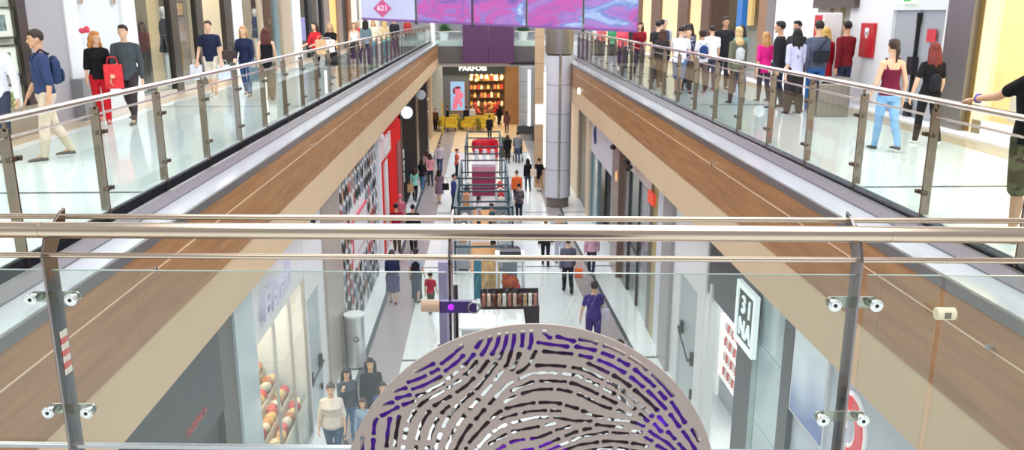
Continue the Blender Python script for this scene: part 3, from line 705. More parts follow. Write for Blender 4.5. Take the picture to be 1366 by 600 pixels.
for k, z in enumerate((8.25, 7.68, 7.08)):
    f = empty('framed_picture', (UL, 13.25, z), 'framed botanical picture, %s of the column of three' % ('topmost', 'middle', 'lowest')[k], 'picture', 'framed pictures in the window')
    bm = B(); w, h = .33, .24
    box(bm, -.02, .04, -w, w, -h, -h+.03); box(bm, -.02, .04, -w, w, h-.03, h); box(bm, -.02, .04, -w, -w+.03, -h, h); box(bm, -.02, .04, w-.03, w, -h, h)
    obj('picture_frame', bm, mat('frame_dark_olive', (70,72,58), .4), f)
    bm = B(); box(bm, -.02, .015, -w+.03, w-.03, -h+.03, h-.03); obj('mount', bm, mat('mount_white', (232,236,226), .6), f)
    bm = B(); box(bm, .015, .02, -.13, .13, -.12, .12); obj('print', bm, mat('print_%d' % k, ((120,140,140),(90,90,70),(140,150,90))[k], .6, var=.7, vscale=22), f)
# white double door panel with round knobs
d = wallpiece('door_3', mat('white_gloss_door', (222,228,234), .2), 1, UL-.04, [(15.75,17.65,Z0,9.4,0,.06)])
bm = B()
for y in (15.95, 17.35): tube(bm, (UL-.04,y,8.62), (UL+.02,y,8.62), .07, 18)
rel(d, obj('round_fitting', bm, STEEL, d))
bm = B(); box(bm, UL-.02, UL+.2, 15.2, 15.9, UP, UP+.75); tag(obj('wall_bin', bm, mat('grey_bin', (150,152,156), .4, .4)), 'low grey bin against the white wall behind the denim shirt man', 'bin')
# clothes shop windows
t = empty('fashion_storefront', (UL, 22, UP), 'glass clothes shop front with dark mullions at upper left', 'storefront')
P('mullion', mat('mullion_dark', (76,70,66), .3, .5), t, 1, UL, [(20.3,20.75,Z0,Z1,.04),(22.1,22.6,Z0,Z1,.04),(24.5,25.2,Z0,Z1,.04)])
P('window_pane', SGLASS, t, 1, UL-.03, [(18.3,20.3,Z0+.1,Z1,0,.01),(20.75,22.1,Z0+.1,Z1,0,.01)])
P('window_pane', mat('dark_interior_panel', (78,76,76), .25), t, 1, UL-.9, [(18.3,21.3,Z0,Z1)])
P('back_panel', mat('gold_beige_panel', (204,184,148), .5), t, 1, UL-1.6, [(21.3,24,Z0,Z1)])
P('back_panel', mat('taupe_brown_panel', (160,142,130), .5), t, 1, UL-1.2, [(24,25,Z0,Z1)])
P('sill', mat('sill_pale', (206,200,190), .4), t, 1, UL, [(18.3,22.1,Z0,Z0+.12,.02)])
bm = B(); box(bm, UL-.1, UL+.06, 25.2, 26.2, Z0, Z1)
tag(obj('white_wall_pillar', bm, WHITE), 'white wall pillar behind the woman in navy with handbag', 'pillar')
t = empty('beige_fashion_storefront', (UL, 29.5, UP), 'beige clothes shop front with dark garments at upper left', 'storefront')
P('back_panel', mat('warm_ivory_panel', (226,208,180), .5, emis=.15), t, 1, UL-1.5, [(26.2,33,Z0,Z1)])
P('mullion', mat('beige_mullion', (190,172,152), .4), t, 1, UL, [(28.4,28.7,Z0,Z1,.03),(31.4,32.8,Z0,Z1,.03)])
P('window_pane', SGLASS, t, 1, UL-.03, [(26.2,28.4,Z0+.1,Z1,0,.01),(28.7,31.4,Z0+.1,Z1,0,.01)])
bm = B(); box(bm, UL-.1, UL+.06, 33, 34.4, Z0, Z1)
tag(obj('white_wall_pillar', bm, WHITE), 'white wall pillar right of the beige clothes shop', 'pillar')
t = empty('blue_glass_storefront', (UL, 37, UP), 'blue tinted shop front with black mullions behind the woman in red', 'storefront')
P('back_panel', mat('pale_blue_panel', (178,206,214), .3), t, 1, UL-1.0, [(34.4,39.3,Z0,Z1)])
P('mullion', BLACK, t, 1, UL, [(36.0,36.7,Z0,Z1,.05),(39.0,39.5,Z0,Z1,.05)])
P('window_pane', SGLASS, t, 1, UL-.03, [(34.4,36.0,Z0,Z1,0,.01),(36.7,39.0,Z0,Z1,0,.01)])
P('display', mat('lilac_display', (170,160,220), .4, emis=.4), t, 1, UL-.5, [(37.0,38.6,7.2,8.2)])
t = empty('amber_storefront', (UL, 42, UP), 'amber lit niche between brown pillars behind the woman in black', 'storefront')
P('pilaster', mat('taupe_pilaster', (140,124,118), .4), t, 1, UL+.05, [(39.5,41.0,Z0,Z1),(43.6,44.6,Z0,Z1)])
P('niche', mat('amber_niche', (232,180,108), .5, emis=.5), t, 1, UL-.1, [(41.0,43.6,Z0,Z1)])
P('doorway', mat('dark_brown_door', (52,38,32), .4), t, 1, UL-.05, [(44.6,46.6,Z0,Z1)])
P('pilaster', mat('brown_wood_pilaster', (150,98,66), .4), t, 1, UL+.05, [(46.6,47.6,Z0,Z1)])
t = empty('cream_far_storefront', (UL, 54, UP), 'cream far shop front below the left end of the banner', 'storefront')
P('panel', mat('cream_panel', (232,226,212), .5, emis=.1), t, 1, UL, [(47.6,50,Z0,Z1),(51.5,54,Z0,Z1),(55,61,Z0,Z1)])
P('recess', mat('recess_grey', (120,112,104), .4), t, 1, UL-.4, [(50,51.5,Z0,Z1),(54,55,Z0,Z1)])
# mannequins
def mannequin(x, y, z, rz, col, label, h=1.75, head=True, bag=None):
    t = empty('mannequin', (x, y, z), label, 'mannequin', None, rz)
    bm = B()
    MW = mat('mannequin_white', (226,224,220), .3)
    if head: ell(bm, (0,0,h*.93), (.075,.09,.12)); tube(bm, (0,0,h*.8), (0,0,h*.88), .045, 12)
    for s in (-1,1): cone(bm, (s*.08,0,h*.45), .07, (s*.08,0,.1), .035)
    box(bm, -.2, .2, -.2, .2, 0, .03)
    obj('figure', bm, MW, t)
    bm = B(); rs = []
    for zz, rx, ry in ((.42,.2,.16),(.5,.17,.13),(.6,.13,.1),(.72,.17,.12),(.8,.15,.09),(.84,.05,.05)):
        rs.append(ring(Vector((0,0,zz*h)), Vector((1,0,0)), Vector((0,1,0)), rx, ry, 16))
    loft(bm, rs)
    for s in (-1,1): cone(bm, (s*.17,0,h*.79), .05, (s*.23,.03,h*.6), .045); cone(bm, (s*.23,.03,h*.6), .045, (s*.2,.1,h*.47), .035)
    obj('garment', bm, fabric(col), t)
mannequin(UL-.6, 21.5, UP+.12, -PI/2, (30,28,34), 'white headed mannequin in long black dress behind the glass', 1.95)
mannequin(UL-.7, 19.6, UP+.12, -PI/2, (60,64,72), 'dark dressed mannequin nearest the white door', 1.8)
mannequin(UL-.7, 27.4, UP+.3, -PI/2, (30,28,32), 'black dressed headless mannequin left in the beige shop', 1.6, False)
mannequin(UL-.8, 28.3, UP+.3, -PI/2, (26,24,28), 'black dressed headless mannequin right in the beige shop', 1.6, False)
mannequin(UL-.7, 30.4, UP+.3, -PI/2, (70,80,110), 'mannequin in blue patterned top in the beige shop', 1.75)
bm = B(); ell(bm, (UL-.5, 22.0, UP+.8), (.12,.18,.55)); tag(obj('gold_coat', bm, fabric((176,140,70))), 'long gold coloured coat beside the black dress', 'coat')
f = empty('wall_picture', (UL-1.17, 24.3, 8.5), 'small brown framed picture on the taupe shop wall', 'picture')
bm = B(); box(bm, 0, .03, -.3, .3, -.22, .22); obj('picture_frame', bm, mat('frame_brown', (96,70,50), .4), f)
bm = B(); box(bm, .03, .035, -.24, .24, -.16, .16); obj('print', bm, mat('print_tan', (200,160,110), .6, var=.3, vscale=10), f)

# ================= upper floor, right shop wall (UR, looking to -X)
W = -1
wallpiece('wall_right_upper', WHITE, W, UR, [(13.9,14.15,Z0,Z1,.03),(16.0,17.9,Z0,Z1,.03),(14.15,16.0,8.45,Z1,.03),(19.7,22.6,Z0,Z1,.02)])
wallpiece('wall_right_upper_back', mat('beige_shop_wall', (206,190,170), .6), W, 10.8, [(-2,61,Z0,Z1)])
d = wallpiece('door_4', mat('lift_door_grey', (178,184,192), .3, .2), W, UR+.04, [(14.15,15.06,Z0,8.45,0,.05),(15.08,16.0,Z0,8.45,0,.05)])
bm = B(); box(bm, UR-.02, UR+.03, 15.02, 15.12, 8.2, 8.4); box(bm, UR-.08, UR+.03, 14.98, 15.18, 7.3, 7.62); box(bm, UR-.03, UR+.04, 15.055, 15.085, Z0, 8.4); box(bm, UR-.06, UR+.03, 15.0, 15.15, UP+.02, UP+.3)
rel(d, obj('door_hardware', bm, BLACK, d))
bm = B(); box(bm, UR-.012, UR, 14.42, 14.72, 7.9, 8.12)
tag(obj('door_notice', bm, mat('notice_red', (206,58,70), .4)), 'small red notice on the right leaf of the grey double door', 'sign')
bm = B(); box(bm, UR-.1, UR-.03, 15.15, 15.6, 8.56, 8.72)
o = obj('exit_sign', bm, mat('exit_pale_green', (214,236,196), .5, emis=.8)); tag(o, 'small pale green lit sign above the grey double door', 'sign')
bm = B(); box(bm, UR-.108, UR-.1, 15.25, 15.5, 8.6, 8.68); obj('pictogram', bm, mat('exit_green', (60,160,90), .5, emis=.5), o)
t = empty('extinguisher_cabinet', (UR-.03, 16.9, 7.86), 'red wall cabinet with white emblem left of the grey double door', 'cabinet')
bm = B(); box(bm, -.06, 0, -.3, .3, -.34, .34); obj('cabinet_door', bm, mat('cabinet_red', (190,28,36), .35), t, .01)
bm = B(); box(bm, -.068, -.06, -.04, .04, .04, .22); ell(bm, (-.064,0,.2), (.004,.1,.05)); box(bm, -.068, -.06, -.09, .09, .12, .15); obj('emblem', bm, WHITE, t)
bm = B(); box(bm, -.075, -.06, .24, .26, -.08, .06); obj('handle', bm, STEEL, t)
bm = B(); box(bm, UR-.14, UR+.1, 13.15, 13.9, Z0, Z1)
tag(obj('brushed_steel_pillar', bm, BSTEEL), 'brushed grey metal wall pillar right of the grey double door', 'pillar')
t = empty('yellow_shop_window', (UR, 11, UP), 'brightly lit yellow shop window at upper right', 'storefront')
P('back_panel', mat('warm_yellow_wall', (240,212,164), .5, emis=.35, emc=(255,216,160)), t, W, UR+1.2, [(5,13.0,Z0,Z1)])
P('side_panel', mat('warm_yellow_wall', (242,212,150), .5), t, W, UR+.1, [(13.0,13.1,Z0,Z1,0,1.1)])
P('window_frame', mat('brass_trim', (190,160,96), .25, .8), t, W, UR, [(13.05,13.15,Z0,Z1,.03)])
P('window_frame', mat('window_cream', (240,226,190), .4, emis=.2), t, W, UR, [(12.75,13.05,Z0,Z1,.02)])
P('window_pane', SGLASS, t, W, UR+.03, [(11.75,12.75,Z0+.25,Z1,0,.01),(9,11.7,Z0+.25,Z1,0,.01)])
P('glass_edge', mat('olive_glass_edge', (170,160,96), .2), t, W, UR, [(11.7,11.76,Z0+.2,8.7,.02)])
P('patch_fitting', STEEL, t, W, UR-.01, [(11.45,11.8,8.6,8.68,.03)])
P('sill', WHITE, t, W, UR, [(5,13.0,Z0,Z0+.25,.02)])
P('display_plinth', mat('white_plinth', (236,230,216), .4), t, W, UR+.3, [(11.9,12.6,Z0+.25,7.15,0,.5),(10.6,11.5,Z0+.25,7.4,0,.5)])
t = empty('display_case', (UR+.55, 11.2, 7.4), 'small glass case on the plinth in the yellow window', 'case')
bm = B(); box(bm, -.2, .2, -.35, .35, 0, .02); box(bm, -.2, .2, -.35, .35, .28, .3); obj('frame', bm, WHITE, t)
bm = B(); box(bm, -.19, .19, -.34, .34, .02, .28); obj('glass_panel', bm, SGLASS, t)
# recess with totem, bin
t = empty('grey_niche_wall', (UR, 18.8, UP), 'recess with grey and beige columns behind the red dress', 'cladding')
P('pilaster', mat('warm_grey_pilaster', (172,162,152), .4), t, W, UR, [(19.0,19.7,Z0,Z1,.02)])
P('pilaster', mat('khaki_pilaster', (196,182,150), .4), t, W, UR+.05, [(18.6,19.0,Z0,Z1)])
P('back_panel', mat('niche_grey', (188,184,180), .4), t, W, UR+.15, [(17.9,18.6,Z0,Z1)])
P('header', mat('dark_sign_board', (84,72,70), .5, var=.3, vscale=12), t, W, UR-.1, [(17.5,19.7,8.5,9.4,.05,.1)])
t = empty('red_ticket_machine', (7.35, 17.9, UP), 'red and white vending totem beside the red dress', 'machine')
bm = B(); box(bm, -.2, .2, -.27, .27, 0, 1.9); obj('cabinet', bm, mat('totem_white', (232,230,232), .35), t, .02)
bm = B(); box(bm, -.21, -.2, -.2, .2, 1.35, 1.85); obj('top_panel', bm, mat('totem_red', (204,40,44), .35), t)
bm = B(); box(bm, -.23, -.2, -.16, .16, .95, 1.25); obj('screen', bm, mat('screen_dark', (40,60,66), .15), t)
bm = B(); box(bm, -.22, -.2, -.22, .22, .08, .8); obj('lower_panel', bm, mat('totem_red', (204,40,44), .35), t)
t = empty('square_bin', (6.55, 15.6, UP), 'square grey metal litter bin behind the maroon top woman', 'bin')
bm = B(); box(bm, -.3, .3, -.25, .25, 0, .62); obj('body', bm, BSTEEL, t, .02)
bm = B(); box(bm, -.31, .31, -.26, .26, .66, .72); [box(bm, a-.02, a+.02, b-.02, b+.02, .62, .66) for a in (-.27,.27) for b in (-.22,.22)]; obj('lid', bm, mat('bin_grey', (176,178,182), .3, .6), t)
# right far shops
t = empty('blue_pillar_shop', (UR, 26, UP), 'glass shop with shelves and bright blue pillar at upper right', 'storefront')
P('pilaster', mat('brown_pilaster', (150,112,90), .35), t, W, UR, [(23.2,23.9,Z0,Z1,.05)])
P('pilaster', mat('grey_brown_pilaster', (128,122,124), .35), t, W, UR, [(22.6,23.2,Z0,Z1,.05)])
P('blue_pillar', mat('bright_blue', (52,120,196), .35), t, W, UR, [(25.4,25.95,Z0,Z1,.06)])
P('shelf', mat('shelf_grey_white', (214,214,212), .4), t, W, UR+.5, [(23.9,25.4,z,z+.05,0,.4) for z in (7.0,7.5,8.0,8.5,9)])
P('back_panel', mat('dim_interior', (168,164,158), .5), t, W, UR+1.1, [(23.9,29,Z0,Z1)])
P('window_pane', SGLASS, t, W, UR+.03, [(25.95,29.2,Z0,Z1,0,.01)])
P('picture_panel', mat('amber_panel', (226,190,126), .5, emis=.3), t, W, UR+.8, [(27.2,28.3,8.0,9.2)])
for k in range(12):
    y = 24.05+(k%4)*.36; z = (7.05,7.55,8.05)[k//4]; bm = B(); ell(bm, (UR+.7, y, z+.1), (.1,.13,.08), n=8, m=6)
    tag(obj('shoe_box_item', bm, mat('item_%d' % (k%3), ((70,60,56),(220,214,206),(120,90,70))[k%3], .5)), 'small shoe on the shelves by the blue pillar', 'shoe', 'shoes on the shelves by the blue pillar')
t = empty('striped_pilaster_wall', (UR, 36, UP), 'wall of alternating cream and brown pilasters at upper right', 'storefront')
P('brown_pilaster', mat('deep_brown_pilaster', (112,84,70), .35), t, W, UR, [(29.2,30.3,Z0,Z1,.05),(32.3,34.0,Z0,Z1,.05),(37.4,39.4,Z0,Z1,.05),(42,43,Z0,Z1,.05),(46,49,Z0,Z1,.05)])
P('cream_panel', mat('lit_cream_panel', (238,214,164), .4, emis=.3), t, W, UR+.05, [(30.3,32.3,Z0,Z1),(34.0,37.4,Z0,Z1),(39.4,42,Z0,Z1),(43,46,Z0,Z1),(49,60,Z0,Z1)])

# ================= hanging banner
t = empty('hanging_banner', (.48, 24, 8.03), 'row of five marbled purple, pink and blue panels hung across the atrium', 'banner')
xs = [(-3.42,-1.93),(-1.86,-.35),(-.28,1.18),(1.25,2.79),(2.86,4.38)]
for k, (a, b) in enumerate(xs):
    zl = lambda x: -(.045*(x-.48)) - .0
    bm = B(); prism(bm, [Vector((a-.48,0,zl(a)+.05)), Vector((b-.48,0,zl(b)+.05)), Vector((b-.48,0,1.9)), Vector((a-.48,0,1.9))], (0,.03,0))
    m_ = mat('banner_lavender', (186,188,220), .5, var=.08, vscale=1.5, emis=.08) if k == 0 else marble_banner('marbled_print_%d' % k, k*1.7)
    p = obj('banner_panel', bm, m_, t)
    if k == 0:
        bm = B(); c = Vector((-2.83-.48, -.012, .49)); prism(bm, [c+Vector((-.25,0,0)), c+Vector((0,0,-.25)), c+Vector((.25,0,0)), c+Vector((0,0,.25))], (0,.012,0))
        lg = obj('diamond_logo', bm, mat('rose_red', (198,84,132), .5), p)
        text('logo_digits', '621', .2, mat('logo_pink_white', (246,206,228), .5), onF(-2.83-.48,-.014,.49), lg, .004, .006)
    bm = B(); prism(bm, [Vector((a-.48,-.01,zl(a))), Vector((b-.48,-.01,zl(b))), Vector((b-.48,-.01,zl(b)+.06)), Vector((a-.48,-.01,zl(a)+.06))], (0,.05,0)); obj('bottom_bar', bm, mat('violet_bar', (128,84,152), .4), t)
for x in (-1.895,-.315,1.215,2.825):
    bm = B(); tube(bm, (x-.48,.02,.06), (x-.48,.02,2.6), .015, 8); ell(bm, (x-.48,.0,.0-.045*(x-.48)), (.05,.04,.06), n=10, m=6); obj('hanger', bm, DGREY, t)

# ================= kiosks and seats in the middle of the ground floor
TEALF = mat('teal_steel_frame', (66,86,96), .4, .3)
t = empty('white_counter', (.12, 19.4, 0), 'long white marble topped counter in front of the glass display case', 'counter')
bm = B(); box(bm, -.78, .85, -.65, .65, .94, 1.0); obj('top', bm, mat('white_marble', (238,240,242), .12, var=.05, vscale=3), t, .01)
bm = B(); box(bm, -.72, .8, -.6, .6, .1, .94); obj('body', bm, LGREY, t)
bm = B(); box(bm, -.68, .76, -.56, .56, 0, .1); obj('plinth', bm, DGREY, t)
t = empty('product_rack', (.45, 20.6, 0), 'low dark rack of upright brown boxes behind the white counter', 'rack')
bm = B(); box(bm, -.6, .95, -.25, .25, 0, .95); box(bm, -.6, .95, .2, .25, .95, 1.3); obj('rack_body', bm, mat('rack_dark', (60,52,54), .4), t)
cb = [(190,120,100),(230,200,180),(120,60,50),(200,160,120),(240,236,230)]
for k in range(11):
    bm = B(); box(bm, .45-.55+k*.135, .45-.46+k*.135, 20.38, 20.5, .955, 1.27)
    tag(obj('cosmetics_box', bm, mat('cbox_%d' % (k%5), cb[k%5], .5)), 'slim upright box on the low dark rack behind the white counter', 'box', 'upright boxes on the low dark rack')
t = empty('glass_display_case', (.66, 21.2, 0), 'glass display case with orange piece inside and white frame', 'case')
bm = B()
for a in (-.36,.36):
    for b in (-.35,.35): box(bm, a-.025, a+.025, b-.025, b+.025, 0, 2.05)
for z in (.75, 2.02): box(bm, -.36, .36, -.36, .36, z, z+.04)
obj('case_frame', bm, WHITE, t)
bm = B(); box(bm, -.34, .34, -.34, .34, .79, 2.0); obj('glass_panel', bm, SGLASS, t)
bm = B(); box(bm, -.3, .3, -.3, .3, .8, .86); box(bm, -.2, .2, .26, .28, .86, 1.85); obj('inner_stand', bm, mat('slate_inner', (160,176,190), .4), t)
bm = B(); ell(bm, (0,0,1.35), (.24,.16,.2)); ell(bm, (.15,.0,1.2), (.14,.12,.14)); ell(bm, (-.12,-.02,1.52), (.1,.1,.12)); box(bm, -.03, .03, -.03, .03, .88, 1.2)
tag(obj('orange_ornament', bm, mat('orange_piece', (232,110,60), .5), loc=(.66,21.2,0)), 'bright orange rounded ornament inside the glass display case', 'ornament')
t = empty('top_tray', (.66, 21.2, 2.07), 'white tray with dark items on top of the glass display case', 'tray')
bm = B(); box(bm, -.4, .4, -.45, .45, 0, .05); obj('tray', bm, WHITE, t)
bm = B(); box(bm, -.28, .28, -.3, .0, .05, .22); ell(bm, (-.12,.2,.14), (.14,.1,.1)); ell(bm, (.16,.2,.14), (.12,.1,.1)); obj('items', bm, mat('dark_items', (50,44,56), .5), t)
t = empty('info_board', (-.02, 22.3, 0), 'free standing teal and tan printed board beside the glass case', 'board')
bm = B(); box(bm, -.32, -.1, -.03, .03, .5, 1.75); obj('teal_leaf', bm, mat('board_teal', (70,130,150), .4), t)
bm = B(); box(bm, -.1, .42, -.03, .03, .5, 1.75); obj('tan_leaf', bm, mat('board_tan', (214,178,128), .5, var=.3, vscale=8), t)
bm = B(); [box(bm, a-.03, a+.03, -.25, .25, 0, .04) for a in (-.3,.4)]; [box(bm, a-.02, a+.02, -.02, .02, .04, .5) for a in (-.3,.4)]; obj('stand', bm, DGREY, t)
t = empty('lilac_post', (-1.02, 19.8, 0), 'tall lilac grey square post left of the white counter', 'post')
bm = B(); box(bm, -.16, .16, -.16, .16, 0, 2.4); obj('shaft', bm, mat('lilac_post', (150,142,176), .3), t, .01)
bm = B(); box(bm, -.24, .24, -.24, .24, 0, .06); obj('base', bm, DGREY, t)
t = empty('red_post_sign', (-.84, 20.25, 0), 'slim black and red roll up stand beside the lilac post', 'stand')
bm = B(); box(bm, -.12, .12, -.02, .02, .05, 1.6); obj('banner', bm, mat('stand_black', (50,30,40), .4), t)
bm = B(); box(bm, -.12, .12, -.03, -.02, .9, 1.15); obj('red_patch', bm, mat('stand_red', (226,70,60), .4, emis=.2), t)
bm = B(); box(bm, -.2, .2, -.12, .12, 0, .05); obj('base', bm, DGREY, t)
# framed kiosk row
def frame_kiosk(x, y, w, d, h, label, m=TEALF, mids=(1.1,), r=.035):
    t = empty('steel_frame_kiosk', (x, y, 0), label, 'kiosk', 'steel framed kiosks')
    bm = B()
    for a in (-w/2, w/2):
        for b in (-d/2, d/2): box(bm, a-r, a+r, b-r, b+r, 0, h)
    for z in (h-.07,)+tuple(mids):
        for b in (-d/2, d/2): box(bm, -w/2, w/2, b-r, b+r, z, z+.06)
        for a in (-w/2, w/2): box(bm, a-r, a+r, -d/2, d/2, z, z+.06)
    obj('frame', bm, m, t); return t
t = frame_kiosk(-.05, 28.0, 1.9, 3.6, 2.3, 'nearest teal steel frame kiosk with timber floor', mids=(.9,1.6))
bm = B(); box(bm, -.45, .45, -1.7, 1.7, .01, .1); obj('timber_floor', bm, mat('orange_timber', (222,160,96), .4, var=.12, vscale=5), t)
bm = B(); box(bm, -.9, -.5, -1.6, 1.6, .1, .95); box(bm, .5, .9, -1.6, 1.6, .1, .95); obj('counters', bm, mat('kiosk_counter', (150,160,166), .4), t)
t = frame_kiosk(-.05, 33.6, 1.9, 4.0, 2.2, 'middle teal steel frame kiosk with white goods on its shelves', mids=(.9,1.6))
bm = B(); box(bm, -.45, .45, -1.9, 1.9, .01, .1); obj('timber_floor', bm, mat('orange_timber', (222,160,96), .4), t)
bm = B(); box(bm, -.9, -.5, -1.9, 1.9, .1, .9); box(bm, .5, .9, -1.9, 1.9, .1, .9); obj('counters', bm, mat('kiosk_counter', (150,160,166), .4), t)
rr = random.Random(5)
gc = [(236,232,228),(210,60,60),(60,70,90),(224,170,120),(180,200,206)]
for kk, (yy0, n_) in enumerate(((28.0,9),(33.6,9))):
    for k in range(n_*2):
        sx = -1 if k % 2 else 1; y = yy0-1.3+(k//2)*.36; z = .985
        bm = B(); h = rr.uniform(.15,.4); box(bm, -.05+sx*.7-.12, -.05+sx*.7+.12, y-.1, y+.1, z-(.03 if kk == 0 else .08), z+h); box(bm, -.05+sx*.7-.06, -.05+sx*.7+.06, y-.05, y+.05, z+h, z+h+.06)
        tag(obj('boxed_good', bm, mat('good_%d' % (k*3%5), gc[k*3%5], .5)), ('boxed good on the counters of the nearest frame kiosk', 'boxed good on the counters of the middle frame kiosk')[kk], 'box', ('goods of the nearest frame kiosk','goods of the middle frame kiosk')[kk])
t = frame_kiosk(-.05, 40.6, 1.7, 5.0, 2.4, 'farthest steel frame kiosk with magenta counters', mids=(2.0,))
MAG = mat('magenta_counter', (150,44,84), .35)
bm = B(); box(bm, -.55, .55, -2.4, -1.5, 0, 1.2); obj('front_counter', bm, MAG, t, .03)
bm = B(); box(bm, -.55, .55, -1.2, -.3, 0, 1.0); obj('rear_counter', bm, mat('violet_counter', (150,70,120), .35), t, .03)
bm = B(); box(bm, -.6, .6, -.3, 2.4, 0, 1.15); obj('white_counter', bm, mat('cool_white', (224,218,226), .3), t, .02)
for a, b in ((-.4,.5),(0,.5),(.4,.5)):
    bm = B(); tube(bm, (a,40.6+b,1.15), (a,40.6+b,1.75), .1, 14); tag(obj('white_tube_display', bm, WHITE), 'white upright tube on the far magenta kiosk', 'display', 'white tubes on the far magenta kiosk')
t = empty('red_round_sofa', (.05, 48.6, 0), 'rounded red sofa with white stripe behind the farthest kiosk', 'sofa')
SR = mat('sofa_red', (206,36,56), .5)
bm = B(); tube(bm, (0,0,.05), (0,0,.5), .75, 32); obj('seat', bm, SR, t, .05)
bm = B(); rs = []
for k in range(17):
    a = PI*.1+PI*1.3*k/16; c = Vector((.7*math.cos(a), .7*math.sin(a), .75)); rs.append(ring(c, Vector((math.cos(a), math.sin(a), 0)), Vector((0,0,1)), .13, .35, 12))
loft(bm, rs); obj('backrest', bm, SR, t)
bm = B(); loop(bm, 0, 0, .77, .77, .06, 200, 340, 0, 0, th=.1); bmesh.ops.rotate(bm, verts=bm.verts, matrix=Matrix.Rotation(PI/2,3,'Y')); bmesh.ops.translate(bm, verts=bm.verts, vec=(0,0,.3)); obj('white_stripe', bm, WHITE, t)
t = empty('olive_planter', (1.25, 49.3, 0), 'dark olive planter box beside the rounded red sofa', 'planter')
bm = B(); box(bm, -.3, .3, -.5, .5, 0, .8); obj('box_body', bm, mat('olive_brown', (96,84,66), .6), t, .02)
bm = B(); [ell(bm, (rr.uniform(-.25,.25), rr.uniform(-.4,.4), .95), (.16,.16,.2), n=8, m=6) for k in range(12)]; obj('foliage', bm, mat('dark_leaf', (64,78,58), .6), t)
# yellow cafe armchairs
YEL = mat('mustard_fabric', (216,180,44), .6)
def armchair(x, y, rz, label):
    t = empty('yellow_armchair', (x, y, 0), label, 'chair', 'yellow armchairs by the far shop', rz)
    bm = B(); box(bm, -.36, .36, -.32, .32, .3, .5); obj('seat', bm, YEL, t, .04)
    bm = B(); box(bm, -.38, .38, -.4, -.28, .3, 1.0); obj('backrest', bm, YEL, t, .04)
    for s in (-1,1): bm = B(); box(bm, s*.38-.06, s*.38+.06, -.36, .32, .3, .72); obj('armrest', bm, YEL, t, .03)
    for a in (-.3,.3):
        for b in (-.28,.28): bm = B(); tube(bm, (a,b,0), (a*.95,b*.95,.3), .02, 8); obj('leg', bm, BLACK, t)
for k, (x, y, rz, w) in enumerate(((-3.3,61.2,.3,'leftmost'),(-2.4,60.2,PI,'front left'),(-2.3,62.6,0,'left of the poster'),(-1.2,60.4,PI-.3,'below the poster'),(-.5,61.8,.2,'middle'),(.2,60.2,PI,'front right'),(.35,63,0,'at the shop door'))):
    armchair(x, y, rz, '%s mustard yellow armchair before the far handbag shop' % w)
for k, (x, y) in enumerate(((-3.3,60.3),(-1.75,61.6),(.35,61.3))):
    t = empty('cafe_table', (x, y, 0), ('round dark cafe table at left among yellow armchairs','round dark cafe table in the middle of the yellow armchairs','round dark cafe table at right among yellow armchairs')[k], 'table', 'cafe tables')
    bm = B(); tube(bm, (0,0,.7), (0,0,.74), .32, 24); obj('tabletop', bm, mat('dark_table', (58,50,44), .4), t)
    bm = B(); tube(bm, (0,0,.02), (0,0,.7), .03, 10); tube(bm, (0,0,0), (0,0,.03), .22, 20); obj('pedestal', bm, BLACK, t)
bm = B(); box(bm, -3.06, -2.94, 59.3, 59.36, 0, 2.2); tag(obj('yellow_totem', bm, YEL), 'slim yellow upright panel behind the leftmost armchair', 'panel')
for k, (x, y) in enumerate(((-1.75,60.9),(-.45,60.6))):
    t = empty('potted_plant', (x, y, 0), ('olive leafed potted plant left among the yellow armchairs','olive leafed potted plant right among the yellow armchairs')[k], 'plant', 'plants among the armchairs')
    bm = B(); tube(bm, (0,0,0), (0,0,.4), .16, 14, r2=.2); obj('pot', bm, mat('pot_olive', (120,116,60), .5), t)
    bm = B()
    for j in range(26):
        a = rr.uniform(0, 2*PI); e = rr.uniform(.3, 1.4); d = Vector((math.cos(a)*math.cos(e), math.sin(a)*math.cos(e), math.sin(e)))*.55; p = Vector((0,0,.4)); sd = d.cross(Vector((0,0,1))).normalized()*.07
        bm.faces.new([bm.verts.new(c) for c in (p, p+d*.55+sd, p+d, p+d*.55-sd)])
    obj('foliage', bm, mat('olive_leaf', (150,150,60), .6), t, keep=False)

# ================= the near bridge railing
RY = lambda x: 2.995 - .0545*(x-.1)           # the railing runs slightly askew
ang = math.atan(-.0545)
t = empty('bridge_railing', (.1, 2.995, UP), 'near stainless steel railing with clear glass panels and round clamps', 'railing', None, ang)
x0, x1 = -3.7, 4.1
bm = B(); tube(bm, (x0,0,1.10), (-1.79,0,1.10), .031, 32); tube(bm, (-1.784,0,1.10), (1.40,0,1.10), .031, 32); tube(bm, (1.406,0,1.10), (x1,0,1.10), .031, 32)
for x in (-1.787, 1.403): tube(bm, (x-.004,0,1.10), (x+.004,0,1.10), .0295, 32)
for f in bm.faces: f.smooth = len(f.verts) == 4
obj('handrail', bm, mat('handrail_steel', (204,184,164), .22, 1.), t)
bm = B(); tube(bm, (x0,.14,1.119), (x1,.14,1.119), .011, 16); obj('rear_rail', bm, mat('handrail_steel', (0,0,0)), t)
bm = B(); tube(bm, (x0,0,1.0), (x1,0,1.0), .011, 16); obj('lower_rail', bm, mat('handrail_steel', (0,0,0)), t)
PST = mat('post_plate_steel', (138,130,128), .06, 1.)
posts = (-1.785, -.235, 1.305)
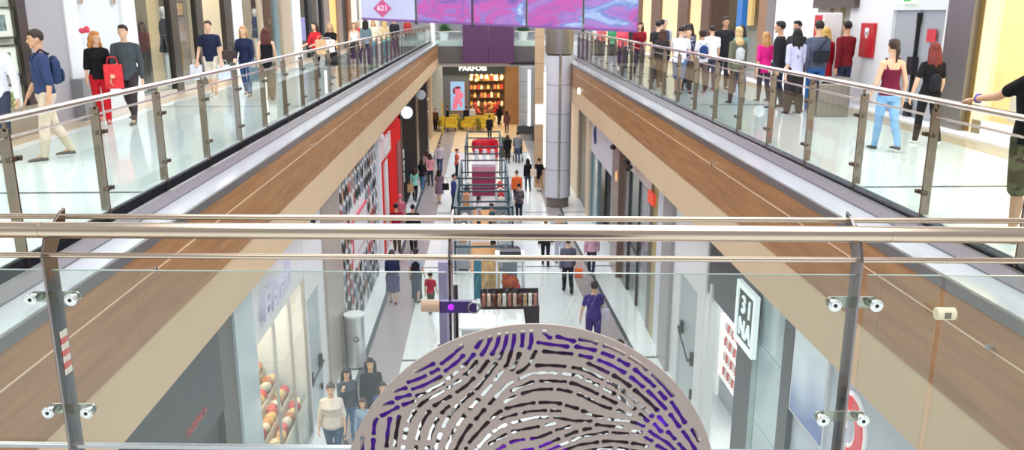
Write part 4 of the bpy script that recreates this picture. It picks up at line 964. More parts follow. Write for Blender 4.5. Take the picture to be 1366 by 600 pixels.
for i, x in enumerate(posts):
    bm = B()
    # blade: narrow edge to the bridge, broad face across, its head rises back to the rear rail
    prof = [(-.035,.02),(.06,.02),(.06,1.0),(.15,1.10),(.16,1.15),(.12,1.14),(-.005,1.065),(-.035,1.0)]
    prism(bm, [Vector((x-.005, a, b)) for a, b in prof], (.01,0,0))
    p = obj('post', bm, PST, t, .0015)
    bm = B(); box(bm, x-.05, x+.05, -.05, .08, 0, .02); obj('foot_plate', bm, PST, p)
    for j, z in enumerate((.825, .345) if i != 1 else (.345,)):
        bm = B(); w = .078
        # plate with rounded ends
        pts = []
        for s in (1, -1):
            for k in range(13): a = -PI/2+PI*k/12; pts.append(Vector((x+s*(w+.022*math.cos(a)), .018, z+s*.022*math.sin(a))))
        prism(bm, pts, (0,.008,0))
        cl = obj('clamp_plate', bm, mat('clamp_steel', (176,176,166), .16, 1.) , p, .001)
        for s in (-1,1):
            bm = B(); tube(bm, (x+s*w,.018,z), (x+s*w,-.012,z), .017, 24); tube(bm, (x+s*w,-.012,z), (x+s*w,-.020,z), .025, 24); tube(bm, (x+s*w,-.020,z), (x+s*w,-.023,z), .021, 24, r2=.018)
            for f in bm.faces: f.smooth = False
            cd = obj('clamp_disc', bm, CHROME, cl, .0015)
            bm = B(); tube(bm, (x+s*w,-.0225,z), (x+s*w,-.0245,z), .008, 6); obj('hex_socket', bm, mat('socket_dark', (60,58,56), .4, .8), cd)
GP = [(-3.65,-1.86),(-1.85,-.245),(-.225,1.235),(1.255,1.60),(1.625,4.05)]
GP = [(-3.65,-1.81),(-1.77,-.25),(-.22,1.305),(1.345,1.62),(1.645,4.05)]
for a, b in GP:
    bm = B(); box(bm, a, b, -.005, .005, .20, .94); gp = obj('glass_panel', bm, GLASS, t)
    bm = B(); box(bm, a, b, -.0055, .0055, .9405, .9425); e_ = bm; obj('glass_edge', e_, mat('glass_edge_green', (150,168,158), .15), gp)
bm = B(); box(bm, x0, x1, -.012, .012, .185, .2); obj('bottom_channel', bm, mat('channel_steel', (200,200,204), .25, .9), t)
# red and white tape on the left post
bm = B()
for k in range(7): box(bm, posts[0]+.0055, posts[0]+.0075, .0, .05, .50+k*.026, .526+k*.026, (k+1) % 2)
tp = obj('warning_tape', bm, [mat('tape_red', (226,110,104), .5), mat('tape_white', (240,232,226), .5)], None); tp.location = (.1,2.995,UP); tp.rotation_euler.z = ang
tag(tp, 'strip of red and white tape stuck on the left railing post', 'tape')
def glass_cap(x, z, cap, label, y=-.03):
    c = empty('glass_clamp', (.1+x*math.cos(ang), 2.995+x*math.sin(ang)+y, UP+z), label, 'clamp', None, ang)
    bm = B(); tube(bm, (-.035,0,0), (.035,0,0), .024, 24); obj('cap', bm, cap, c, .003)
    return c
c = glass_cap(1.635, .80, mat('cream_cap', (236,224,190), .4), 'short cream cylinder clamp at the glass joint on the right', -.03)
bm = B(); box(bm, -.012, .012, -.0255, -.023, -.012, .012); obj('label_print', bm, mat('cap_print', (120,116,100), .5), c)
# middle post: dark arm with a tan cap and a ring
c = glass_cap(-.31, .822, mat('tan_cap', (196,164,138), .35), 'purple lit clamp arm with tan cap and steel ring on middle post', -.045)
bm = B(); box(bm, .035, .175, -.012, .012, -.025, .022); obj('arm', bm, mat('violet_anodised', (84,62,120), .3, .4), c, .002)
bm = B(); loop(bm, 0, 0, .021, .021, .006, 0, 360, 0, 0, th=.012); bmesh.ops.rotate(bm, verts=bm.verts, matrix=Matrix.Rotation(-PI/2,3,'Z')); bmesh.ops.translate(bm, verts=bm.verts, vec=(.165,-.02,0)); obj('ring', bm, CHROME, c)
bm = B(); ell(bm, (.078,-.013,.0), (.012,.004,.012)); obj('status_light', bm, mat('violet_light', (150,30,255), .4, emis=1.5), c)

# ================= the fingerprint disc
DX, DY, DZ, DR = .125, 2.1, UP+.545, .536
CP = [ # image x, y (1366x600), stroke angle in degrees (counter clockwise from the right)
(525,480,28),(560,455,32),(600,440,45),(640,442,62),(665,445,82),(690,445,88),(712,443,92),(735,438,-18),(755,448,-18),(770,460,-12),(800,462,-22),(830,475,-32),(850,492,-42),(880,510,-50),(905,545,-58),(925,580,-60),(940,600,-65),
(485,590,84),(500,575,85),(515,580,84),(530,560,80),(505,530,8),(520,515,12),(540,500,15),(560,485,22),(550,520,15),(580,500,28),(600,480,38),(620,470,50),(640,475,55),(660,470,62),(680,470,75),(700,470,70),(720,463,-8),(740,470,-5),
(560,545,60),(590,520,30),(610,510,35),(630,500,48),(650,500,55),(560,580,80),(590,570,70),(610,550,55),(640,545,50),(660,520,50),(690,500,25),(720,495,0),(750,490,-8),(780,500,-28),(800,510,-30),(830,520,-40),(850,540,-45),(870,560,-50),
(690,540,12),(720,540,0),(750,540,-18),(780,535,-30),(800,555,-15),(690,560,15),(640,580,50),(670,580,30),(700,576,5),(730,580,25),(760,580,25),(790,570,10),(820,565,-5),(840,580,-8),(780,590,8),(870,590,-30),(900,590,-50),(610,590,65),(580,600,75)]
def px2uv(x, y): return (x-706)/462., .54-(y-430)/425.
cps = np.array([(*px2uv(x, y), math.radians(a)) for x, y, a in CP])
low = []
for k in range(14):                      # unseen lower part: loops closing round the core
    a = math.radians(200+k*140/13)
    for r in (.47,.36,.25): low.append((r*math.cos(a), r*math.sin(a)*.9, a+PI/2))
low += [(-.1,0,.9),(0,-.02,0),(.1,0,-.9),(0,-.12,0)]
cps = np.vstack([cps, np.array(low)])
_g = np.linspace(-.56, .56, 141); _X, _Y = np.meshgrid(_g, _g, indexing='ij')
_w = 1/((_X[...,None]-cps[:,0])**2+(_Y[...,None]-cps[:,1])**2+2e-4)**2
_O = (.5*np.arctan2((_w*np.sin(2*cps[:,2])).sum(-1), (_w*np.cos(2*cps[:,2])).sum(-1))).tolist()
def ofield(x, y):
    return _O[min(140, max(0, int((x+.56)/.008+.5)))][min(140, max(0, int((y+.56)/.008+.5)))]
class Strokes:
    def __init__(s, seed, rmax, dsep):
        s.rng = random.Random(seed); s.rmax = rmax; s.d = dsep; s.grid = {}; s.lines = []
    def near(s, x, y, d, own=None):
        c = s.d; gx, gy = int(x//c), int(y//c)
        for i in (-1,0,1):
            for j in (-1,0,1):
                for (px, py, k) in s.grid.get((gx+i, gy+j), ()):
                    if k != own and (px-x)**2+(py-y)**2 < d*d: return True
        return False
    def add(s, pts, k):
        for x, y in pts: s.grid.setdefault((int(x//s.d), int(y//s.d)), []).append((x, y, k))
    def trace(s, x, y):
        out = []
        for sg in (1, -1):
            px, py = x, y; a0 = ofield(px, py) + (0 if sg > 0 else PI); seg = []
            for k in range(400):
                a = ofield(px, py)
                if math.cos(a-a0) < 0: a += PI
                a0 = a; px += .005*math.cos(a); py += .005*math.sin(a)
                if px*px+py*py > s.rmax**2 or s.near(px, py, s.d*.82): break
                seg.append((px, py))
            out = (list(reversed(seg)) + [(x, y)] + out) if sg < 0 else ([(x, y)]+seg)
            if sg > 0: fw = seg
            else: bw = seg
        return list(reversed(bw)) + [(x, y)] + fw
    def run(s):
        cand = [(0.0, .3)]; k = 0
        for i in range(900):
            r = s.rmax*math.sqrt(s.rng.random()); a = s.rng.random()*2*PI; cand.append((r*math.cos(a), r*math.sin(a)))
        q = [cand.pop(0)]
        while q or cand:
            x, y = q.pop(0) if q else cand.pop(0)
            if x*x+y*y > s.rmax**2 or s.near(x, y, s.d*.98): continue
            ln = s.trace(x, y)
            if len(ln) < 5: continue
            k += 1; s.add(ln, k); s.lines.append(ln)
            for j in range(0, len(ln)-1, 4):
                a = math.atan2(ln[j+1][1]-ln[j][1], ln[j+1][0]-ln[j][0])
                for sg in (1, -1): q.append((ln[j][0]-sg*math.sin(a)*s.d, ln[j][1]+sg*math.cos(a)*s.d))
        return s
def plate_holes(seed, rmax, dsep, wid, N, half, lo, hi):
    """distance like field: negative inside a slot"""
    st = Strokes(seed, rmax, dsep).run(); rng = random.Random(seed+1)
    h = 2*half/N; fld = np.full((N+1, N+1), 1.0)
    for ln in st.lines:
        i = 0
        while i < len(ln):
            L = int(rng.uniform(lo, hi)/.005); gap = int(rng.uniform(.017,.023)/.005)
            seg = ln[i:i+L]
            if len(seg) >= 4:
                ph = rng.uniform(0, 6); n = len(seg)
                for j, (x, y) in enumerate(seg):
                    e = min(j, n-1-j)*.005
                    r = wid*(.86 + .22*math.exp(-(e/.006)**2) + .12*math.sin(j*.7+ph))
                    gx, gy = (x+half)/h, (y+half)/h; R_ = int(r/h)+3
                    x0_, x1_ = max(0, int(gx)-R_), min(N, int(gx)+R_+1); y0_, y1_ = max(0, int(gy)-R_), min(N, int(gy)+R_+1)
                    X, Y = np.meshgrid(np.arange(x0_, x1_+1), np.arange(y0_, y1_+1), indexing='ij')
                    d = np.sqrt((X-gx)**2+(Y-gy)**2)*h - r
                    fld[x0_:x1_+1, y0_:y1_+1] = np.minimum(fld[x0_:x1_+1, y0_:y1_+1], d)
            i += L+gap
    return fld
def plate_mesh(name, fld, N, half, R_, thick, mats, parent, y0):
    """marching squares over the plate region (outside the slots, inside the disc), given thickness"""
    h = 2*half/N
    ax = np.linspace(-half, half, N+1); X, Y = np.meshgrid(ax, ax, indexing='ij')
    f = np.minimum(np.clip(fld, -.05, .05), R_-np.sqrt(X**2+Y**2))     # >0 : material
    verts, faces, key = [], [], {}
    def vid(k, p):
        if k not in key: key[k] = len(verts); verts.append(p)
        return key[k]
    pos = f > 0
    cnt = pos[:-1,:-1].astype(int)+pos[1:,:-1]+pos[1:,1:]+pos[:-1,1:]
    def corner(i, j): return vid(('c', i, j), (ax[i], ax[j]))
    def edge(i, j, i2, j2):
        a, b = f[i,j], f[i2,j2]; t_ = a/(a-b)
        k = ('e',) + ((i,j,i2,j2) if (i,j) < (i2,j2) else (i2,j2,i,j))
        return vid(k, (ax[i]+(ax[i2]-ax[i])*t_, ax[j]+(ax[j2]-ax[j])*t_))
    for i, j in zip(*np.nonzero(cnt)):
        cs = ((i,j),(i+1,j),(i+1,j+1),(i,j+1)); poly = []
        for q in range(4):
            a, b = cs[q], cs[(q+1) % 4]
            if pos[a]: poly.append(corner(*a))
            if pos[a] != pos[b]: poly.append(edge(a[0], a[1], b[0], b[1]))
        if len(poly) >= 3: faces.append(poly)
    n = len(verts); ec = {}
    for fc in faces:
        for q in range(len(fc)):
            e = (fc[q], fc[(q+1) % len(fc)])
            if (e[1], e[0]) in ec: del ec[(e[1], e[0])]
            else: ec[e] = 1
    V = [(x, y0, z) for x, z in verts]+[(x, y0+thick, z) for x, z in verts]
    Fs = [tuple(fc) for fc in faces]+[tuple(i+n for i in reversed(fc)) for fc in faces]+[(e[1], e[0], e[0]+n, e[1]+n) for e in ec]
    me = bpy.data.meshes.new(name); me.from_pydata(V, [], Fs)
    for m in mats: me.materials.append(m)
    o = bpy.data.objects.new(name, me); link(o, parent); return o
disc = empty('fingerprint_disc', (DX, DY, DZ-DR), 'large upright round taupe disc pierced with slots like a fingerprint, purple light inside', 'sculpture')
TAUPE = mat('taupe_plate', (176,158,150), .5, .0, spec=.3)
N = 640
fl = plate_holes(5, DR-.022, .0232, .0066, N, .555, .035, .11)
fp = plate_mesh('front_plate', fl, N, .555, DR, .006, [TAUPE], disc, 0); fp.location = (0,0,DR)
fl2 = plate_holes(21, DR-.10, .028, .0085, 360, .555, .04, .09)
bp_ = plate_mesh('rear_plate', fl2, 360, .555, DR-.024, .006, [mat('rear_plate_dark', (74,60,68), .5)], disc, .044); bp_.location = (0,0,DR)
bm = B()
def annulus(bm, r0, r1, ya, yb, n=96):
    for k in range(n):
        a, b = 2*PI*k/n, 2*PI*(k+1)/n
        c = [(r*math.cos(q), y, r*math.sin(q)) for q in (a, b) for r in (r0, r1) for y in (ya, yb)]
        v = [bm.verts.new(p) for p in c]
        for fidx in ((0,2,6,4),(1,5,7,3),(0,4,5,1),(2,3,7,6)): bm.faces.new([v[i] for i in fidx])
annulus(bm, DR-.029, DR-.024, .006, .044); o = obj('rim_band', bm, mat('rim_taupe', (160,142,136), .5), disc); o.location = (0,0,DR)
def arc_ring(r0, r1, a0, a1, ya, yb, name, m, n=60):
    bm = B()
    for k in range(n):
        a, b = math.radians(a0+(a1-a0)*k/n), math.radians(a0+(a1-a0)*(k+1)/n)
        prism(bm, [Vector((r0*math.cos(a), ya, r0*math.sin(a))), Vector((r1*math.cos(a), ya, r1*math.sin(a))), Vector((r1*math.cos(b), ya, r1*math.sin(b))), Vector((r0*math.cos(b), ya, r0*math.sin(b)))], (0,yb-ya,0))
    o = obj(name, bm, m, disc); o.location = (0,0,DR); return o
GLOW = mat('violet_glow', (92,34,160), .5, emis=.16, emc=(110,30,220))  # purple light behind the slots, put into the colour of added rings
arc_ring(.448, .506, -180, 180, .036, .042, 'violet_glow_ring', GLOW)
arc_ring(.37, .446, -75, 35, .036, .042, 'violet_glow_ring', GLOW)
arc_ring(.03, .17, -60, 150, .036, .042, 'violet_glow_ring', mat('violet_glow_bright', (120,40,190), .5, emis=.3, emc=(130,30,230)))
for a in (-60, -30, 0, 30, 60):
    l = bpy.data.lights.new('violet_led', 'POINT'); l.energy = .015; l.color = (.4,.08,1); l.shadow_soft_size = .006
    o = bpy.data.objects.new('violet_led', l); COL.objects.link(o); a = math.radians(a); o.location = (DX+.43*math.cos(a), DY+.022, DZ+.43*math.sin(a))
bm = B(); box(bm, -.22, .22, -.05, .15, .0, .012); box(bm, -.18, .18, -.004, .09, .012, .05); obj('base', bm, mat('rim_taupe', (160,142,136), .5), disc)

# ================= people
SKIN = [(222,180,152),(206,160,130),(190,142,112)]
def S(i): return mat('skin_%d' % i, SKIN[i], .5, spec=.3)
def remeshed(name, bm, m, parent, vox, loc=None, smooth=3):
    bmesh.ops.recalc_face_normals(bm, faces=bm.faces)
    me = bpy.data.meshes.new(name); bm.to_mesh(me); bm.free()
    o = bpy.data.objects.new(name, me); COL.objects.link(o)
    r = o.modifiers.new('r', 'REMESH'); r.mode = 'VOXEL'; r.voxel_size = vox; r.use_smooth_shade = True
    s = o.modifiers.new('s', 'SMOOTH'); s.factor = .5; s.iterations = smooth
    dg = bpy.context.evaluated_depsgraph_get(); me2 = bpy.data.meshes.new_from_object(o.evaluated_get(dg))
    bpy.data.objects.remove(o); bpy.data.meshes.remove(me)
    me2.name = name; me2.materials.clear(); me2.materials.append(m)
    for p in me2.polygons: p.material_index = 0
    o = bpy.data.objects.new(name, me2); link(o, parent)
    if loc: o.location = loc
    return o
def torso(bm, rows, lean=0., H=1.):
    rs = []
    for z, rx, ry, oy in rows:
        y = oy + (z-.52)*math.tan(lean) if z > .52 else oy
        rs.append(ring(Vector((0, y*H, z*H)), Vector((1,0,0)), Vector((0,1,0)), rx*H, ry*H, 18))
    loft(bm, rs)
MALE = [(.455,.07,.055,-.004),(.50,.094,.066,-.006),(.55,.089,.062,-.004),(.615,.080,.055,0),(.69,.092,.060,.002),(.75,.098,.062,.002),(.785,.092,.055,0),(.81,.066,.043,-.002),(.835,.040,.034,-.002)]
FEM = [(.455,.07,.055,-.006),(.50,.098,.070,-.010),(.55,.086,.060,-.006),(.62,.068,.048,0),(.68,.076,.056,.006),(.725,.084,.066,.012),(.76,.082,.056,.004),(.79,.072,.045,-.002),(.825,.036,.032,-.002)]
def infl(rows, d, z0, z1):
    def at(z):
        for a, b in zip(rows, rows[1:]):
            if a[0] <= z <= b[0]:
                t = (z-a[0])/(b[0]-a[0]); return tuple(a[i]+(b[i]-a[i])*t for i in range(4))
        return rows[0] if z < rows[0][0] else rows[-1]
    zs = [z0]+[r[0] for r in rows if z0 < r[0] < z1]+[z1]
    return [(z, at(z)[1]+d, at(z)[2]+d, at(z)[3]) for z in zs]
def person(x, y, z, H, face, label, sex='m', skin=0, top=(60,60,70), sleeve='short', bottom=(50,55,80), kind='trousers', shoes=(40,38,40),
           hair=(40,30,26), hairstyle='short', stride=.0, armL=None, armR=None, lean=0., turn=0., nod=0., group=None, handL=None, handR=None,
           top_pat=None, bot_pat=None, hem=None, wide=1.0, head_scale=1.0, cut=None):
    """face: heading in degrees, 0 looks along +Y (away from the bridge), 90 looks to -X, 180 looks to the bridge"""
    dist = math.hypot(x, y)
    vox = .0085 if dist < 21 else (.014 if dist < 33 else .02)
    rz = math.radians(face)
    rows = [(a, b*wide, c*wide, d) for a, b, c, d in (MALE if sex == 'm' else FEM)]
    sh = .106 if sex == 'm' else .090
    tl = math.tan(lean)
    # skeleton ------------------------------------------------ legs
    legs = []
    for s, a in ((-1, stride), (1, -stride)):
        hipp = Vector((s*.052, 0, .51)); kf = .10 if a > 0 else .10+abs(a)*1.1
        kn = hipp+Vector((s*-.004, .235*math.sin(a), -.235*math.cos(a)))
        b = a-kf if a <= 0 else a-.06
        an = kn+Vector((s*-.004, .232*math.sin(b), -.232*math.cos(b)))
        legs.append([hipp, kn, an, b])
    drop = min(l[2].z for l in legs)-.042
    for l in legs:
        for q in range(3): l[q] = l[q]-Vector((0,0,drop))
    dz = -drop
    rows = [(a+dz, b, c, d) for a, b, c, d in rows]
    def lz(zz): return ((zz-.52)*tl if zz > .52 else 0)
    # arms: (forward pitch, sideways, elbow bend) or a target in world space
    arms = []
    up, fo = .172, .150
    for s, spec, tgt in ((-1, armL, handL), (1, armR, handR)):
        shd = Vector((s*sh, lz(.79), .785+dz))
        if tgt is not None:
            w_ = Vector(tgt)-Vector((x, y, z)); w_.rotate(Matrix.Rotation(-rz, 3, 'Z')); T = w_/H
            d = T-shd; L = min(d.length, up+fo-.004); dn = d.normalized()
            ca = (up*up+L*L-fo*fo)/(2*up*L); pole = Vector((s*.35, -.3, -.9)); pole = (pole-dn*pole.dot(dn)).normalized()
            el = shd+dn*(up*ca)+pole*(up*math.sqrt(max(0, 1-ca*ca))); wr = shd+dn*L
        else:
            p_, ab, eb = spec or ((.18*(-1 if s < 0 else 1)*(1 if stride >= 0 else -1) if stride else .06), .12, .25)
            d1 = Vector((s*math.sin(ab), math.sin(p_)*math.cos(ab), -math.cos(p_)*math.cos(ab)))
            el = shd+d1*up; p2 = p_+eb; ab2 = ab*.35 if eb < 1 else -ab*.6
            wr = el+Vector((s*math.sin(ab2), math.sin(p2)*math.cos(ab2), -math.cos(p2)*math.cos(ab2)))*fo
        arms.append((shd, el, wr))
    V = lambda v: Vector(v)*H
    # body ---------------------------------------------------- one continuous mesh
    bm = B()
    torso(bm, rows, lean, H)
    nb = Vector((0, lz(.83), .83+dz)); hc = Vector((0, lz(.93)+.012, .932+dz))
    cone(bm, V(nb), .033*H, V(hc+Vector((0,-.008,-.03))), .029*H)
    hr = Matrix.Rotation(math.radians(turn), 3, 'Z') @ Matrix.Rotation(-nod, 3, 'X')
    def hp(a, b, c): return V(hc + hr @ (Vector((a, b, c))*head_scale))
    hs = H*head_scale
    ell(bm, hp(0,-.002,.008), (.044*hs,.055*hs,.060*hs), hr, 18, 12)
    ell(bm, hp(0,.016,-.028), (.033*hs,.038*hs,.036*hs), hr, 16, 10)
    cone(bm, hp(0,.050,.006), .006*hs, hp(0,.060,-.014), .009*hs, 8)
    ell(bm, hp(0,.049,-.034), (.016*hs,.010*hs,.007*hs), hr, 10, 6)
    ell(bm, hp(0,.044,-.056), (.014*hs,.012*hs,.012*hs), hr, 10, 6)
    for s in (-1, 1): ell(bm, hp(s*.045,-.002,-.006), (.007*hs,.013*hs,.019*hs), hr, 8, 6); ell(bm, hp(s*.018,.044,.018), (.014*hs,.010*hs,.006*hs), hr, 8, 6)
    for s, (shd, el, wr) in zip((-1, 1), arms):
        cone(bm, V(Vector((s*.035, lz(.80), .80+dz))), .030*H, V(shd), .028*H)
        cone(bm, V(shd), .028*H, V(el), .022*H); cone(bm, V(el), .023*H, V(wr), .0145*H)
        d = (wr-el).normalized(); side = Vector((0,0,1)).cross(d) if abs(d.z) < .9 else Vector((1,0,0)); side = (side-d*side.dot(d)).normalized()
        if abs(d.z) >= .9: across = Vector((0,1,0)); across = (across-d*across.dot(d)).normalized(); nrm = Vector((-s,0,0))
        else: across = side; nrm = Vector((0,0,-1))
        pc_ = wr+d*.026
        for q, (o_, L1) in enumerate(((-.017,.036),(-.006,.042),(.006,.040),(.017,.031))):
            b0 = wr+d*.008+across*o_*.5; b1 = wr+d*.045+across*o_; cone(bm, V(b0), .0085*H, V(b1), .0068*H, 8)
            m1 = b1+d*L1*.55+nrm*.006; m2 = m1+(d*.6+nrm*.8).normalized()*L1*.5
            cone(bm, V(b1), .0060*H, V(m1), .0054*H, 8); cone(bm, V(m1), .0054*H, V(m2), .0046*H, 8)
        th0 = wr+d*.012+across*.012; th1 = wr+d*.032+across*.031+nrm*.006; th2 = th1+(d*.9+across*.2+nrm*.3).normalized()*.026
        cone(bm, V(th0), .009*H, V(th1), .0065*H, 8); cone(bm, V(th1), .0065*H, V(th2), .0052*H, 8)
    for hipp, kn, an, b in legs:
        cone(bm, V(hipp), .046*H*wide, V(kn), .027*H); cone(bm, V(kn), .027*H, V(kn*.65+an*.35+Vector((0,-.005,0))), .0285*H); cone(bm, V(kn*.65+an*.35+Vector((0,-.005,0))), .0285*H, V(an), .0175*H)
        cone(bm, V(an), .018*H, V(an+Vector((0,.06,-.026))), .014*H)
    P0 = remeshed('person', bm, S(skin), None, vox*.8 if dist < 21 else vox)
    P0.location = (x, y, z); P0.rotation_euler.z = rz
    tag(P0, label, 'person', group)
    if dist < 16:
        for s in (-1, 1):
            bm = B(); ell(bm, hp(s*.0175,.0475,.007), (.0062*hs,.004*hs,.0036*hs), hr, 10, 6); obj('eye', bm, mat('eye_dark', (44,32,28), .3), P0)
            bm = B(); ell(bm, hp(s*.018,.051,.021), (.011*hs,.004*hs,.0028*hs), hr, 8, 6); obj('eyebrow', bm, mat('hair_%d_%d_%d' % hair, hair, .7), P0)
        bm = B(); ell(bm, hp(0,.056,-.034), (.013*hs,.005*hs,.0045*hs), hr, 10, 6); obj('lips', bm, mat('lips', (176,96,88), .5), P0)
    # shirt
    if cut != 'dress':
        bm = B(); hz = hem if hem is not None else .485
        zt = {'tank': .775, 'cami': .735}.get(sleeve, .828)
        torso(bm, infl(rows, .010, hz+dz, zt+dz), lean, H)
        for s, (shd, el, wr) in zip((-1, 1), arms):
            if sleeve in ('tank', 'cami'):
                cone(bm, V(Vector((s*.055,lz(.78)+.035,.735+dz))), .011*H, V(Vector((s*.06,lz(.8),.832+dz))), .010*H); cone(bm, V(Vector((s*.06,lz(.8),.832+dz))), .010*H, V(Vector((s*.055,lz(.78)-.035,.735+dz))), .011*H)
                continue
            cone(bm, V(Vector((s*.035, lz(.80), .80+dz))), .034*H, V(shd), .034*H)
            q = {'short': (.62, 0), 'elbow': (1, .15), 'long': (1, 1)}[sleeve]
            cone(bm, V(shd), .035*H, V(shd.lerp(el, q[0])), .032*H)
            if q[1]: cone(bm, V(el), .032*H, V(el.lerp(wr, q[1]*.93)), .024*H)
        remeshed('shirt', bm, fabric(top, top_pat[0] if top_pat else None, top_pat[1] if top_pat else None), P0, vox)
    # legs
    bm = B()
    if kind in ('trousers', 'shorts', 'jeans', 'wide'):
        torso(bm, infl(rows, .007, .455+dz, .60+dz), lean, H)
        for hipp, kn, an, b in legs:
            w_ = {'trousers': 1., 'jeans': .9, 'wide': 1.35, 'shorts': 1.15}[kind]
            cone(bm, V(hipp), .054*H*wide*max(1, w_*.95), V(kn), .041*H*w_)
            if kind != 'shorts': cone(bm, V(kn), .041*H*w_, V(kn.lerp(an, .4)+Vector((0,-.005,0))), .040*H*w_); cone(bm, V(kn.lerp(an, .4)+Vector((0,-.005,0))), .040*H*w_, V(an), .030*H*w_)
    else:
        lo = .28 if kind == 'dress_short' else (.06 if kind == 'skirt_long' else .22)
        f = .13 if kind != 'skirt_long' else .10
        if cut == 'dress':
            torso(bm, infl(rows, .010, .60+dz, .80+dz), lean, H)
            for s, (shd, el, wr) in zip((-1, 1), arms): cone(bm, V(Vector((s*.035, lz(.80), .80+dz))), .034*H, V(shd), .034*H); cone(bm, V(shd), .034*H, V(shd.lerp(el, .6 if sleeve == 'short' else 1)), .033*H)
            if sleeve == 'long':
                for s, (shd, el, wr) in zip((-1, 1), arms): cone(bm, V(el), .032*H, V(el.lerp(wr, .9)), .024*H)
        top_ = infl(rows, .010, .50+dz, .64+dz)
        rs = [(lo, f, f*.8, 0), ((lo+.5+dz)/2, f*.92, f*.75, 0)]+top_
        torso(bm, rs, lean, H)
    nm = {'trousers':'trousers','jeans':'jeans','wide':'trousers','shorts':'shorts'}.get(kind, 'dress' if cut == 'dress' else 'skirt')
    remeshed(nm, bm, fabric(bottom, bot_pat[0] if bot_pat else None, bot_pat[1] if bot_pat else None), P0, vox)
    # shoes
    for hipp, kn, an, b in legs:
        bm = B(); c = an+Vector((0,.028,-.024)); rs = []
        for yy, w_, h_ in ((-.052,.014,.018),(-.045,.021,.036),(-.02,.023,.038),(.015,.022,.030),(.05,.026,.021),(.078,.023,.016),(.09,.012,.010)):
            rs.append([V(c+Vector((w_*math.cos(t), yy, -.018+h_*.5+h_*.55*math.sin(t)))) for t in [2*PI*k/12 for k in range(12)]])
        loft(bm, rs); obj('shoe', bm, mat('shoe_%d_%d_%d' % shoes, shoes, .5), P0)
    # hair
    bm = B(); HM = mat('hair_%d_%d_%d' % hair, hair, .6, bump=.4, bscale=30, spec=.4)
    if hairstyle == 'bald': bm.free(); return P0
    ell(bm, hp(0,-.010,.018), (.050*hs,.054*hs,.056*hs), hr, 18, 12)
    ell(bm, hp(0,.022,.046), (.038*hs,.030*hs,.026*hs), hr, 14, 8)
    if hairstyle in ('long', 'wavy', 'bob', 'verylong'):
        e = {'bob': .80+.06, 'long': .76, 'wavy': .74, 'verylong': .66}[hairstyle]
        for s in (-1, -.5, 0, .5, 1):
            b_ = Vector((s*.052, lz(e)-.045+abs(s)*.02, e+dz))
            cone(bm, hp(s*.036, -.030+abs(s)*.018, .005), .026*hs, V(Vector((s*.048, lz(.83)-.04+abs(s)*.02, .84+dz))), .024*hs); 
            if hairstyle != 'bob': cone(bm, V(Vector((s*.048, lz(.83)-.04+abs(s)*.02, .84+dz))), .024*hs, V(b_), .016*hs)
        if hairstyle == 'wavy': 
            for s in (-1, 1): ell(bm, hp(s*.05,-.01,-.02), (.022*hs,.035*hs,.05*hs), hr); ell(bm, hp(s*.05,-.02,-.08), (.024*hs,.03*hs,.04*hs), hr)
    if hairstyle in ('ponytail',): cone(bm, hp(0,-.058,.02), .018*hs, hp(0,-.085,-.03), .020*hs); cone(bm, hp(0,-.085,-.03), .020*hs, hp(0,-.072,-.13), .009*hs)
    if hairstyle == 'bun': ell(bm, hp(0,-.05,.05), (.024*hs,.024*hs,.024*hs))
    if hairstyle == 'curly': ell(bm, hp(0,-.02,.01), (.066*hs,.062*hs,.066*hs), hr)
    if hairstyle == 'scarf': ell(bm, hp(0,-.012,-.03), (.05*hs,.05*hs,.06*hs), hr); cone(bm, hp(0,-.01,-.07), .045*hs, V(Vector((0,lz(.8)-.02,.80+dz))), .06*hs)
    remeshed('headscarf' if hairstyle == 'scarf' else 'hair', bm, HM, P0, vox)
    if hairstyle == 'cap': pass
    return P0
def backpack(x, y, z, H, face, rgb, label, s=1.):
    t = empty('backpack', (x, y, z), label, 'backpack', None, math.radians(face))
    bm = B(); ell(bm, (0,-.155*s,.68*H), (.13*s,.075*s,.20*s)); box(bm, -.115*s, .115*s, -.21*s, -.11*s, .68*H-.17*s, .68*H+.12*s); remeshed('bag_body', bm, fabric(rgb), t, .014)
    bm = B(); ell(bm, (0,-.235*s,.64*H), (.09*s,.03*s,.09*s)); obj('front_pocket', bm, fabric(rgb), t)
    for q in (-1, 1):
        bm = B(); pipe(bm, [(q*.08*s,-.1*s,.80*H),(q*.085*s,-.0,.838*H),(q*.085*s,.105*s,.77*H),(q*.095*s,.09*s,.66*H),(q*.1*s,-.09*s,.60*H)], .012); obj('strap', bm, fabric(tuple(int(v*.7) for v in rgb)), t)
    return t
def handbag(x, y, z, rgb, label, w=.3, h=.24, d=.12, strap=.2, rz=0., m=None):
    t = empty('shopping_bag' if w < .29 else 'handbag', (x, y, z), label, 'bag', None, math.radians(rz))
    bm = B(); box(bm, -w/2, w/2, -d/2, d/2, 0, h); obj('bag_body', bm, m or fabric(rgb), t, .02)
    bm = B(); pipe(bm, [(-w*.3,0,h),(-w*.2,0,h+strap),(w*.2,0,h+strap),(w*.3,0,h)], .008); obj('handle', bm, m or fabric(rgb), t)
    return t
U = UP
